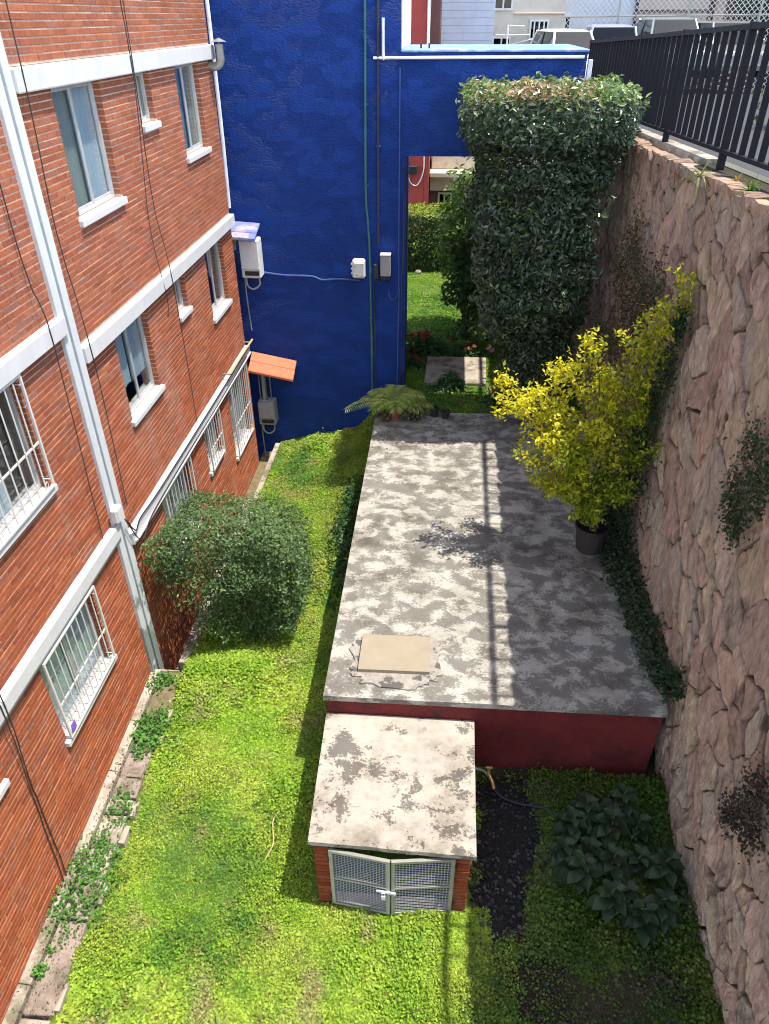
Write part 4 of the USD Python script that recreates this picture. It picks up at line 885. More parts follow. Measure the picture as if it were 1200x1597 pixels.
tree('garden_tree', 'darker bushy tree on the rear lawn, behind the light green tree', (.95, 15.7, 2.5), (.85, .8, 1.4), 4600, .12, [(.04, .08, .025), (.06, .11, .03)], (1.3, 17.4, 1.1), 42, branches=6, tr_r=.05)
# clipped hedge across the far end of the lawn
def hedge(name, label, c, hh, n, L, seed, cols, topcols, z_top):
    rg = np.random.default_rng(seed); t = thing(name, label, 'hedge', (c[0], c[1], c[2] - hh[2]))
    fn = lambda p: sdbox(p, c, hh, .15) + lump(p, 2., seed, .12)
    P = crown_pts(rg, n, (np.array(c) - hh - .1, np.array(c) + hh + .1, fn), .15)
    tp = smooth01(P[:, 2], z_top - .12, z_top)[:, None] > rg.random((n, 1)); k = rg.integers(0, len(cols), n); k2 = rg.integers(0, len(topcols), n)
    A = np.where(tp, np.array(topcols)[k2], np.array(cols)[k]) * rg.uniform(.6, 1.35, (n, 1))
    put(t, 'foliage', foliage(rg, P, c, L, .55, A), m_leaf, False, col=True)
    st = MB()
    for q in range(7): x = c[0] + (q - 3) * hh[0] * .28; st.tube([(x, c[1], c[2] - hh[2] - .25), (x + .05, c[1], c[2])], .02, 5)
    put(t, 'stem', st, m_bark)
hedge('clipped_hedge', 'clipped hedge with a sunny yellow-green top across the far end of the rear lawn', (.6, 21.9, 1.88), np.array([2.1, .8, .85]), 22000, .10, 51, [(.035, .065, .02), (.05, .09, .03), (.08, .12, .05)], [(.30, .33, .04), (.24, .30, .04)], 2.68)
# clipped bush beside the brick wall: flat topped, hollow on its left
rg = np.random.default_rng(61)
b = thing('clipped_bush', 'clipped dense green bush leaning over the path beside the brick wall', 'bush', (-2.45, 7.5, 0))
def f_bush(p):
    x, y, z = p.T
    lo = np.interp(x, [-3.7, -3.35, -3.12, -2.95, -2.7, -2.3, -1.8], [1.42, 1.2, .72, .25, .05, .02, .06])
    hi = np.interp(x, [-3.7, -3.3, -2.6, -2.0, -1.65], [1.98, 2.05, 2.02, 1.9, 1.62]) + (y - 7.6) * -.12
    d = np.maximum.reduce([lo - z, z - hi, -3.58 - x, x + 1.66 + .1 * (z < .5), np.interp(x, [-3.6, -3.0, -2.4], [6.42, 6.62, 6.92]) + .10 * np.abs(z - 1.2) - y, y - 8.30])
    cx, cy = np.minimum(x + 3.58, -1.66 - x), np.minimum(y - np.interp(x, [-3.6, -3.0, -2.4], [6.42, 6.62, 6.92]), 8.3 - y)
    corner = np.maximum(0, .32 - np.minimum(np.minimum(cx, cy), hi - z)); second = np.sort(np.stack([cx, cy, hi - z], -1), 1)[:, 1]
    return np.maximum(d, .22 - np.minimum(second, .6) - .2 * np.sqrt(np.maximum(np.minimum(np.minimum(cx, cy), hi - z), 0))) + .05 + lump(p, 2.6, 3., .16) + lump(p, 7., 8., .07)
P = crown_pts(rg, 27000, ((-3.75, 6.3, .0), (-1.5, 8.45, 2.2), f_bush), .16)
hol = (np.linalg.norm((P - [-3.22, 6.75, 1.0]) / [.26, .4, .36], axis=1) < 1) & (rg.random(len(P)) < .75); P = P[~hol]
tp = smooth01(P[:, 2], 1.5, 1.9)[:, None]; tone = rg.random(len(P))[:, None]
A = np.where(tone < .3, [.15, .225, .085], [.082, .148, .052]) * rg.uniform(.6, 1.4, (len(P), 1)); A = A * (1 - .3 * tp) + np.array([.115, .18, .06]) * .3 * tp
put(b, 'foliage', foliage(rg, P, (-2.5, 7.6, 1.0), .05, .55, A, .5, .9), m_leaf, False, col=True)
tb = MB()
for k in range(26):
    a = np.array([-2.45 + rg.normal(0, .28), 7.5 + rg.normal(0, .2), float(gz(-2.4, 7.5)) - .02]); e = np.array([rg.uniform(-3.4, -1.8), rg.uniform(7.0, 8.2), rg.uniform(1.1, 1.8)])
    cv = curve([a, a * .5 + e * .5 + [0, 0, .0], e], 10); tb.tube(cv, np.linspace(.016, .006, len(cv)), 5)
put(b, 'stem', tb, m_bark)
# golden shrub in a pot on the cistern
rg = np.random.default_rng(71)
g = thing('potted_golden_shrub', 'golden yellow leafy shrub spreading from a dark pot on the cistern, against the stone wall', 'potted shrub', (2.17, 8.12, 1.15))
prof = np.array([(0, 0), (.165, 0), (.175, .02), (.215, .36), (.235, .365), (.235, .41), (.215, .41), (.205, .37), (0, .36)])
pot = trimesh.creation.revolve(prof, sections=28); pot.apply_translation((2.17, 8.12, 1.155)); put(g, 'pot', MB().tm(pot), m_pot, 40)
so = trimesh.creation.cylinder(.2, .02, sections=20); so.apply_translation((2.17, 8.12, 1.535)); put(g, 'potting_soil', MB().tm(so), m_blacksoil)
tips = [(.72, 8.0, 3.42), (.78, 8.1, 3.70), (1.0, 7.9, 2.75), (1.05, 8.3, 3.25), (1.22, 7.7, 3.05), (1.5, 8.1, 3.95), (1.35, 8.5, 3.6), (1.72, 8.0, 4.30), (1.85, 8.3, 4.1), (2.15, 7.9, 4.30), (2.35, 7.8, 4.55), (2.62, 7.72, 4.92), (2.5, 7.95, 4.2), (2.5, 8.1, 3.4), (2.55, 7.75, 2.9), (1.62, 7.72, 2.45), (1.95, 7.7, 2.25), (2.2, 7.75, 2.35), (1.35, 7.75, 2.4), (1.9, 7.7, 3.3), (1.55, 7.8, 3.0), (1.15, 8.0, 3.5), (1.75, 7.65, 2.7), (2.3, 8.4, 3.0), (1.85, 7.9, 2.0), (1.45, 8.1, 2.9), (2.0, 8.0, 3.7), (1.3, 8.2, 2.2)]
stem = MB(); LP, LD, LN, LC, LL = [], [], [], [], []
def spray(p, d, lit, n, L):
    for k in range(n):
        LP.append(p + rg.normal(0, .045, 3)); q = d * .6 + rdir(1, rg)[0]; LD.append(q); LN.append(rdir(1, rg)[0] * .8 + [0, 0, 1.0]); LL.append(L * rg.uniform(.6, 1.3))
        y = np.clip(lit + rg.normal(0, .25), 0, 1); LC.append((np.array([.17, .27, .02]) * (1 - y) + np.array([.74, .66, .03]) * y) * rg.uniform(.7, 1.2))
for tpt in tips:
    e = np.array(tpt); a = np.array([2.17, 8.12, 1.54]) + rg.normal(0, .06, 3) * [1, 1, 0]
    mid = a * .45 + e * .55; mid[2] += .12 * (e[2] - a[2]); mid[:2] = a[:2] * .55 + e[:2] * .45
    cv = curve([a, mid, e], 18); stem.tube(cv, np.linspace(.012, .003, len(cv)), 5)
    lit = np.clip(1.05 - (e[0] - .8) / 2.6 + (.15 if e[2] > 3 else -.35), .12, 1)  # yellow carries sunlight and new growth; lower and inner leaves stay greener
    for k in range(7, len(cv)):
        t = k / len(cv); d = cv[k] - cv[k - 1]; d /= np.linalg.norm(d)
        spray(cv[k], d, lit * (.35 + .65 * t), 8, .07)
        if rg.random() < .75:                                # side twig
            s = rdir(1, rg)[0] + d * .5; s /= np.linalg.norm(s); l = rg.uniform(.1, .34); tw = np.stack([cv[k], cv[k] + s * l * .5 + [0, 0, .02], cv[k] + s * l]); 
            if tw[-1, 0] > 2.66: continue
            stem.tube(tw, [.004, .003, .002], 4)
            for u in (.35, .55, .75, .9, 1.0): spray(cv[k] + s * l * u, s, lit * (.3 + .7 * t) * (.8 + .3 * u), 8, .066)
put(g, 'stem', stem, m_bark)
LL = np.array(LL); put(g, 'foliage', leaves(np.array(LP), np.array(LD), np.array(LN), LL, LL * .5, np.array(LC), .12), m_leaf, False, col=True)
# creeping fig on the stone wall
def ivy(label, pts, n, L, seed, spread=.22, col=(.035, .062, .022), off=.11, along=None):
    """leaves lying on the wall around the given (y, z) points"""
    rg = np.random.default_rng(seed); t = thing('creeping_ivy', label, 'ivy', (WX - .1, pts[0][0], pts[0][1])); P0 = np.array(pts, float)
    k = rg.integers(0, len(P0), n); s = P0[k, 2] if P0.shape[1] > 2 else spread
    yz = P0[k, :2] + rg.normal(0, 1, (n, 2)) * (np.asarray(s)[:, None] if np.ndim(s) else s)
    ok = (yz[:, 1] < wtop(yz[:, 0]) - .05) & (yz[:, 1] > -.1); yz = yz[ok]; n = len(yz)
    P = np.stack([WX - off - np.abs(rg.normal(0, .05, n)), yz[:, 0], yz[:, 1]], -1)
    N = rdir(n, rg) * .7 + np.array([-.9, 0, .35]); D = rdir(n, rg) + [0, 0, -.5]; D -= N * (D * N).sum(1, keepdims=True) / (N * N).sum(1, keepdims=True)
    l = L * rg.uniform(.6, 1.4, n)
    put(t, 'foliage', leaves(P, D, N / np.linalg.norm(N, axis=1, keepdims=True), l, l * .75, np.array(col) * rg.uniform(.5, 1.9, (n, 1))), m_leaf, False, col=True)
    st = MB()
    for j in range(max(3, len(P0) // 2)):
        a, b_ = P0[rg.integers(len(P0))], P0[rg.integers(len(P0))]
        cv = curve([(WX - off + .03, a[0], a[1]), (WX - off + .02, (a[0] + b_[0]) / 2 + rg.normal(0, .05), (a[1] + b_[1]) / 2), (WX - off + .03, b_[0], b_[1])], 8); st.tube(cv, .005, 4)
    put(t, 'stem', st, m_bark)
ivy('dark creeping ivy patch high on the stone wall right of the clipped tree', [(y, z, .2) for y, z in ((10.4, 4.75), (9.9, 4.5), (9.3, 4.35), (9.7, 4.0), (10.3, 3.9), (10.9, 4.2), (10.2, 3.3), (10.8, 3.2), (11.2, 2.6), (11.6, 2.9), (9.4, 3.8), (8.9, 4.5))], 5200, .036, 81, col=(.05, .055, .028))
ivy('dark creeping ivy on the stone wall behind the golden shrub, down to the cistern', [(y, z, s) for y, z, s in ((7.75, 4.5, .1), (7.85, 4.0, .16), (8.0, 3.5, .2), (8.1, 3.0, .25), (8.2, 2.5, .28), (8.25, 2.0, .28), (8.2, 1.6, .25), (8.7, 2.6, .3), (8.8, 1.9, .3), (8.6, 3.3, .25))], 5200, .045, 82, col=(.03, .055, .022))
ivy('ivy trailing across the near part of the stone wall at the right edge, upper patch', [(5.3, 4.35, .12), (5.1, 4.1, .14), (5.4, 3.85, .12), (5.25, 3.65, .1), (4.9, 4.3, .16)], 1500, .036, 83, col=(.03, .05, .02))
ivy('dry dark creeper at the right edge of the stone wall, lower patch', [(3.55, 2.2, .09), (3.62, 1.95, .09), (3.7, 1.75, .06), (3.5, 2.4, .1), (3.4, 2.0, .1)], 1100, .032, 84, col=(.035, .028, .02))
# ground ivy filling the gap between cistern top and wall
n = 3600; yy = rg.uniform(5.3, 9.2, n); xl = np.interp(yy, [5.3, 5.6, 6.1, 6.8, 7.5, 8.2, 9.2], [2.58, 2.50, 2.40, 2.40, 2.30, 2.24, 2.3]) + rg.normal(0, .035, n); P = np.stack([xl + (2.68 - xl) * rg.random(n) ** .9, yy], -1)
cover('ground_ivy', 'dark ivy creeping over the cistern edge along the foot of the stone wall', 'ivy', P, lambda x, y: 1.16 + .22 * np.clip((x - 2.45) / .25, 0, 1), .045, np.array([.035, .06, .025]) * rg.uniform(.5, 1.9, (n, 1)), 9, layers=.05, kind=None)
# broad leaved plant in the shaded bed, each leaf its own mesh
rg = np.random.default_rng(91)
bp = thing('broadleaf_plant', 'dark broad-leaved plant in the shaded bed at the foot of the stone wall', 'plant', (1.95, 4.0, 0))
st = MB(); cen = [(1.5, 4.25), (1.85, 3.7), (2.15, 4.75), (1.6, 4.5), (2.45, 4.05), (1.75, 4.25), (2.05, 3.85), (2.25, 4.2), (1.6, 3.95), (2.0, 4.5), (2.35, 3.7), (1.95, 4.1), (2.3, 4.55), (1.75, 4.65), (2.15, 3.6)]
for cxx, cyy in cen:
    zc = rg.uniform(.15, .5); base = np.array([cxx + (1.95 - cxx) * .4, cyy + (4.05 - cyy) * .4, -.02]); topp = np.array([cxx, cyy, zc]); st.tube(curve([base, base * .5 + topp * .5, topp], 8), .008, 5)
    for k in range(18):
        a = k * 2.4 + rg.uniform(-.3, .3); e = .1 + .75 * (k / 18) + rg.uniform(-.15, .15); l = .10 + .125 * (k / 18) * rg.uniform(.7, 1.3)
        d = np.array([math.cos(a) * math.cos(.5 - e), math.sin(a) * math.cos(.5 - e), math.sin(.5 - e)]); s = np.cross(d, [0, 0, 1.0]); s /= np.linalg.norm(s); nn = np.cross(s, d)
        b0 = topp + d * .02 - np.array([0, 0, .016 * k]); w = l * .36
        prof = [(0, 0, 0), (.25, .8, .03), (.5, 1.0, .03), (.75, .62, .0), (1.0, 0, -.16)]
        v = []
        for t, ww, dz in prof:
            c = b0 + d * l * t + nn * l * dz; v += [c + s * w * ww + nn * w * .28 * ww, c, c - s * w * ww + nn * w * .28 * ww]
        v = np.array(v); 
        if v[:, 0].max() > 2.66: continue
        f = []
        for q in range(4): f += [(q * 3, q * 3 + 3, q * 3 + 4, q * 3 + 1), (q * 3 + 1, q * 3 + 4, q * 3 + 5, q * 3 + 2)]
        col = np.array([.035, .066, .027]) * rg.uniform(.5, 1.5)
        put(bp, 'leaf', MB().add(v, f, col), m_leaf, True, col=True)
put(bp, 'stem', st, m_bark)

# ------------------------------------------------------------------ pots at the far end of the cistern, flowers, pad
def pot_mesh(x, y, z, r, h, lip=.012):
    pr = np.array([(0, 0), (r * .72, 0), (r * .98, h * .82), (r * .98 + lip, h * .83), (r * .98 + lip, h), (r * .9, h), (r * .88, h * .85), (0, h * .84)])
    m = trimesh.creation.revolve(pr, sections=20); m.apply_translation((x, y, z)); return MB().tm(m)
rg = np.random.default_rng(111); zt = 1.152
pa = thing('potted_palm', 'feathery areca palm in a terracotta pot at the far left corner of the cistern', 'potted palm', (-.78, 12.02, zt))
put(pa, 'pot', pot_mesh(-.78, 11.86, zt, .12, .17), m_terra, 40)
fr, sm = MB(), MB()
for k in range(22):
    a = k * 2.4 + rg.uniform(-.3, .3); l = rg.uniform(.6, 1.05); e = rg.uniform(.65, 1.4)
    dirh = np.array([math.cos(a), math.sin(a) * .8, 0]); t = np.linspace(0, 1, 16); b0 = np.array([-.80, 12.02 , zt + .12])
    c = b0 + dirh * (l * t * math.cos(e) + .25 * l * t ** 2)[:, None] + np.array([0, 0, 1]) * (l * t * math.sin(e) - .55 * l * t ** 2.3)[:, None]
    c[:, 1] = np.minimum(c[:, 1], 13.02)
    sm.tube(c, np.linspace(.007, .002, 16), 4)
    T = np.gradient(c, axis=0); T /= np.linalg.norm(T, axis=1, keepdims=True); S = np.cross(T, [0, 0, 1.0]); S /= np.linalg.norm(S, axis=1, keepdims=True) + 1e-9
    for q in np.linspace(3, 15, 22):
        i = min(int(q), 14); u = q - i; p = c[i] * (1 - u) + c[i + 1] * u
        for s in (-1, 1):
            d = S[i] * s + T[i] * .7 - np.array([0, 0, .25]); L = .20 * math.sin(math.pi * (q - 1) / 16) + .04
            fr.add(*leaves(p[None], d[None], np.array([[0, 0, 1.0]]) + S[i][None] * s * .3, L, .018, np.array([[.36, .44, .11]]) * rg.uniform(.6, 1.5), .1))
put(pa, 'frond', fr, m_leaf, False, col=True); put(pa, 'stalk', sm, m_tile_o if False else m_wood)
def bowl_plant(name, label, x, y, r, h, mpot, n, L, cols, sp, seed, hz=.12):
    rq = np.random.default_rng(seed); t = thing(name, label, 'potted plant', (x, y, zt)); put(t, 'pot', pot_mesh(x, y, zt, r, h), mpot, 40)
    if n:
        P = np.array([x, y, zt + h]) + rq.normal(0, 1, (n, 3)) * [sp, sp, hz * .5] + [0, 0, hz * .5]; P[:, 2] = np.maximum(P[:, 2], zt + h * .85)
        A = np.array(cols)[rq.integers(0, len(cols), n)] * rq.uniform(.6, 1.4, (n, 1))
        put(t, 'foliage', foliage(rq, P, (x, y, zt + h * .5), L, .5, A), m_leaf, False, col=True)
    else:
        so = trimesh.creation.cylinder(r * .86, .01, sections=16); so.apply_translation((x, y, zt + h * .86)); put(t, 'potting_soil', MB().tm(so), m_blacksoil)
    return t
bowl_plant('potted_plant', 'low dry pinkish plant in a black bowl beside the palm pot', -.44, 11.88, .135, .11, m_black, 520, .06, [(.22, .2, .12), (.25, .17, .13), (.12, .16, .07)], .13, 5, .16)
bowl_plant('flower_pot', 'black plastic flower pot standing on the cistern edge, taller of the two', -.06, 12.0, .085, .17, m_black, 0, 0, [], 0, 6)
bowl_plant('flower_pot', 'dark brown flower pot with a few leaves, rightmost in the row on the cistern edge', .14, 11.93, .085, .14, m_pot, 50, .05, [(.06, .12, .03)], .05, 7, .05)
bowl_plant('potted_plant', 'small leafy red and green plant growing behind the terracotta palm pot', -.92, 11.80, .06, .08, m_terra, 200, .06, [(.10, .16, .05), (.16, .12, .07)], .1, 12, .2)
def flowers(name, label, x, y, z, sx, sy, h, n, nf, fc, seed, L=.08):
    rq = np.random.default_rng(seed); t = thing(name, label, 'flowers', (x, y, z))
    P = np.array([x, y, z]) + rq.normal(0, 1, (n, 3)) * [sx, sy, 0]; P[:, 2] += rq.uniform(.02, h, n) * np.exp(-(((P[:, 0] - x) / sx) ** 2 + ((P[:, 1] - y) / sy) ** 2) * .3)
    put(t, 'foliage', foliage(rq, P, (x, y, z), L, .6, np.array([.045, .11, .03]) * rq.uniform(.5, 1.6, (n, 1))), m_leaf, False, col=True)
    st = MB()
    for k in range(nf):
        q = np.array([x, y, z]) + rq.normal(0, 1, 3) * [sx * .9, sy * .7, 0]; q[2] = z + h * rq.uniform(.75, 1.1)
        st.tube([q * [1, 1, 0] + [0, 0, z], q], .005, 4); m = 14; PP = q + rq.normal(0, .022, (m, 3))
        put(t, 'flower', foliage(rq, PP, q, .05, .8, np.array(fc) * rq.uniform(.7, 1.2, (m, 1))), m_petal, False, col=True)
    if st.v: put(t, 'stem', st, m_bark)
flowers('flower_bush', 'red flowering geranium bush on the rear lawn beside the passage edge', -.32, 15.2, 1.08, .24, .2, .5, 900, 9, (.45, .03, .03), 21)
flowers('flower_bush', 'low pink and orange flowers on the edge of the concrete pad', .62, 15.1, 1.08, .22, .14, .28, 420, 5, (.55, .16, .12), 22)
flowers('flower_bush', 'row of low red-tinged plants at the passage edge behind the palm', -.5, 14.5, 1.08, .12, .15, .2, 260, 3, (.4, .06, .04), 24)
flowers('garden_plant', 'dark small leafy plant in front of the concrete pad', .22, 13.35, 1.08, .17, .13, .4, 420, 0, (1, 1, 1), 23, .09)
flowers('garden_plant', 'dark leafy plant on the rear lawn behind the golden shrub', 1.2, 12.75, 1.08, .2, .15, .25, 420, 0, (1, 1, 1), 25, .1)
slab_piece(None, 'concrete_pad', [(-.30, 13.45, 1.15), (.95, 13.5, 1.15), (1.0, 14.83, 1.16), (-.27, 14.8, 1.16)], .2, m_path, label='flat grey concrete pad in the rear lawn under the bridge', category='concrete pad')
slab_piece(None, 'stepping_stone', [(1.05, 12.95, 1.13), (1.5, 12.97, 1.13), (1.5, 13.4, 1.13), (1.0, 13.4, 1.13)], .1, m_mosspath, label='mossy stepping stone right of the concrete pad', category='stepping stone')
m = trimesh.creation.icosphere(2, .1); m.vertices *= [1, 1, .7]; m.vertices += fbm(m.vertices * 12) [:, None] * .02; m.apply_translation((1.14, 15.35, 1.13))
put(None, 'pale_rock', MB().tm(m), m_stone if False else m_path, True, label='round pale rock on the shaded grass near the clipped tree', category='rock')
m = trimesh.creation.icosphere(2, .09); m.vertices *= [1, 1, .7]; m.apply_translation((-.72, 21.0, 1.17)); put(None, 'pale_rock', MB().tm(m), m_path, True, label='pale rock at the foot of the far clipped hedge', category='rock')
# garden tap behind the cage
tp = thing('garden_tap', 'brass garden tap on a pipe at the red cistern wall beside the cage', 'tap', (.72, 5.05, 0))
put(tp, 'pipe', MB().tube(curve([(.55, 5.12, .22), (.68, 5.08, .23), (.74, 5.02, .22)], 10), .014, 8), m_galv, 40)
put(tp, 'body', MB().tube(curve([(.74, 5.05, .33), (.745, 5.02, .25), (.78, 4.95, .22), (.80, 4.9, .17)], 12), .022, 9), m_brass, 40)
put(tp, 'handle', MB().box(.70, .78, 5.035, 5.06, .33, .348, b=.005), m_brass)
put(None, 'garden_hose', MB().tube(curve([(.8, 4.9, .16), (.9, 4.85, .09), (1.1, 4.8, .066), (1.4, 4.75, .07), (1.65, 4.5, .06)], 24), .011, 6), m_dark_pipe, 40, label='thin dark hose lying on the shaded bed from the tap', category='hose')
put(None, 'dry_stalk', MB().tube(curve([(-1.62, 3.95, .0), (-1.55, 4.15, .06), (-1.6, 4.4, .07), (-1.5, 4.62, .05)], 20), .006, 5), m_wood, label='thin pale dry stalk lying on the sunny ground cover', category='stalk')

# ------------------------------------------------------------------ beyond: buildings, cars, chain link, trees
def far_window(node, x0, x1, z0, z1, y, bars=1):
    fr = MB(); t = .06
    for a, b, c, d in ((x0, x1, z0, z0 + t), (x0, x1, z1 - t, z1), (x0, x0 + t, z0 + t, z1 - t), (x1 - t, x1, z0 + t, z1 - t)): fr.box(a, b, y - .05, y - .004, c, d)
    for k in range(1, bars + 1): xx = x0 + (x1 - x0) * k / (bars + 1); fr.box(xx - .025, xx + .025, y - .045, y - .008, z0 + t, z1 - t)
    w = put(node, 'window', fr, m_alum); put(w, 'pane', MB().box(x0 + t, x1 - t, y - .02, y - .012, z0 + t, z1 - t), m_carglass); return w
rb = thing('red_building', 'red painted building edge beyond the far hedge, seen above the bridge and through the passage', 'building', (-1.5, 26.5, 1))
put(rb, 'wall', MB().box(-4.5, -.79, 26, 30, 1, 10), m_redwall)
put(rb, 'downpipe', MB().tube([(-.74, 25.98, 4.6), (-.74, 25.98, 10)], .045, 8), m_whitepipe)
put(rb, 'side_bay', MB().box(-.69, -.40, 26.25, 30, 4.4, 10), m_brown)
put(rb, 'plinth', MB().box(-.785, -.62, 26.02, 30, 1, 3.5), m_redwall)
put(rb, 'cable', MB().tube(curve([(-1.3, 25.97, 3.4), (-1.25, 25.97, 2.75), (-1.0, 25.97, 2.6), (-.8, 25.97, 3.0), (-.78, 25.97, 3.5)], 20), .018, 5), m_whitepipe)
put(rb, 'wall_box', MB().box(-1.3, -1.0, 25.85, 25.995, 2.95, 3.2, b=.02), m_black)
ch = thing('cream_house', 'low cream house with a flat terrace roof and dark windows beyond the hedge', 'house', (.5, 27, 1))
put(ch, 'wall', MB().box(-.6, 3.4, 27, 30, 1, 2.28), m_brown)
put(ch, 'terrace', MB().box(-.6, 3.4, 26.5, 30.5, 2.75, 2.9, b=.02), m_roofcream)
put(ch, 'roof_step', MB().box(-.55, 3.4, 27.2, 30.5, 2.905, 3.35, b=.02), m_roofcream)
put(ch, 'fascia', MB().box(-.58, 3.35, 26.8, 27.4, 2.285, 2.745), m_beige)
far_window(ch, -.3, .4, 1.5, 2.2, 27, 2); far_window(ch, .7, 1.5, 1.5, 2.2, 27, 1)
wb = thing('block_building', 'pale bluish white block wall building behind the bridge', 'building', (.3, 28, 4))
put(wb, 'wall', MB().box(-.39, 1.28, 28, 34, 3.4, 10), m_bluewhite)
for k in range(24): put(wb, 'block_course', MB().box(-.392, 1.283, 27.985, 27.999, 3.6 + k * .2, 3.6 + k * .2 + .188, b=.005), m_bluewhite)
cb = thing('cream_building', 'cream rendered building with small windows behind the street', 'building', (2.6, 30, 4))
put(cb, 'wall', MB().box(1.3, 3.75, 30.0, 38, 3, 11), m_cream)
put(cb, 'cornice', MB().box(2.05, 3.75, 29.94, 29.998, 7.28, 7.33, b=.01), m_beige)
far_window(cb, 1.33, 1.98, 7.40, 8.4, 30, 1); far_window(cb, 2.6, 3.25, 6.55, 7.14, 30, 3); far_window(cb, 1.36, 2.0, 5.9, 6.66, 30, 1)
put(cb, 'railing', MB().tube([(1.45, 29.5, 6.72), (2.6, 29.5, 6.72)], .02, 6).tube([(1.85, 29.5, 5.5), (1.85, 29.5, 7.0)], .03, 6).tube([(1.9, 29.5, 6.98), (2.4, 29.5, 6.96)], .015, 6).tube([(2.0, 29.5, 6.45), (3.4, 29.5, 6.75)], .015, 6), m_whitepipe)
gbd = thing('grey_building', 'long light grey building behind the chain link fence and parked cars', 'building', (6, 32, 4))
put(gbd, 'wall', MB().box(3.8, 6.45, 32, 40, 3, 11), m_bluewhite)
put(gbd, 'pipe', MB().tube([(3.86, 31.94, 5), (3.86, 31.94, 11)], .06, 8), m_galv)
put(gbd, 'corner_post', MB().box(6.46, 6.56, 31.9, 32.3, 3, 11), m_pot)
far_window(gbd, 4.0, 4.25, 6.7, 7.25, 32, 0)
bb = thing('beige_building', 'pinkish beige building right of the grey one behind the parked cars', 'building', (8, 33, 4))
put(bb, 'wall', MB().box(6.6, 9.2, 32.6, 42, 3, 11), m_beige); put(bb, 'band', MB().box(6.6, 9.2, 32.55, 32.598, 7.32, 7.4), m_brown)
bd = thing('brown_building', 'dark reddish brown building at the upper right behind trees', 'building', (12, 33, 4))
put(bd, 'wall', MB().box(9.3, 20, 34, 44, 3, 11), m_brown)
for k in range(4): put(bd, 'pilaster', MB().box(9.8 + k * 1.3, 10.15 + k * 1.3, 33.8, 33.998, 3, 11, b=.02), m_beige)
tree('street_tree', 'dark green street tree behind the chain link fence at the top right', (11.6, 31.5, 8.0), (1.7, 1.5, 2.1), 3500, .22, [(.035, .07, .025), (.06, .1, .035)], (11.6, 31.5, 4.9), 43, branches=8, tr_r=.12)
tree('street_shrub', 'low roadside shrub behind the black fence at the right edge', (5.6, 13.4, 6.1), (.7, 1.2, .45), 1600, .09, [(.05, .1, .03), (.09, .13, .04)], (5.6, 13.4, 5.7), 44, branches=5, tr_r=.02)
cl = thing('chain_link_fence', 'chain link fence on steel posts behind the parked cars', 'fence', (7, 30, 5))
A, B = np.array([3.4, 30.8, 5.0]), np.array([12.5, 29.2, 5.05]); u = (B - A); L = np.linalg.norm(u); u /= L
for s in np.arange(0, L, 2.25): put(cl, 'post', MB().tube([A + u * s, A + u * s + [0, 0, 3.4]], .035, 7), m_galv)
for z in (2.2, 3.3): put(cl, 'rail', MB().tube([A + [0, 0, z], B + [0, 0, z]], .025, 6), m_galv)
mw = MB(); H = 3.2; st_ = .17
for s in np.arange(-H, L, st_):
    for sg in (1, -1):
        s0, s1, z0, z1 = s, s + H, 0., H
        if s0 < 0: z0 -= s0; s0 = 0
        if s1 > L: z1 -= s1 - L; s1 = L
        p0, p1 = A + u * s0 + [0, 0, z0 if sg > 0 else H - z0], A + u * s1 + [0, 0, z1 if sg > 0 else H - z1]
        w = np.array([0, 0, .011]); o = np.array([u[1], -u[0], 0]) * .008
        mw.add(np.array([p0 - w, p0 + w, p1 - w, p1 + w, p0 - w + o, p0 + w + o, p1 - w + o, p1 + w + o]), [(0, 1, 3, 2), (4, 6, 7, 5)])
put(cl, 'wire_mesh', mw, m_wire)
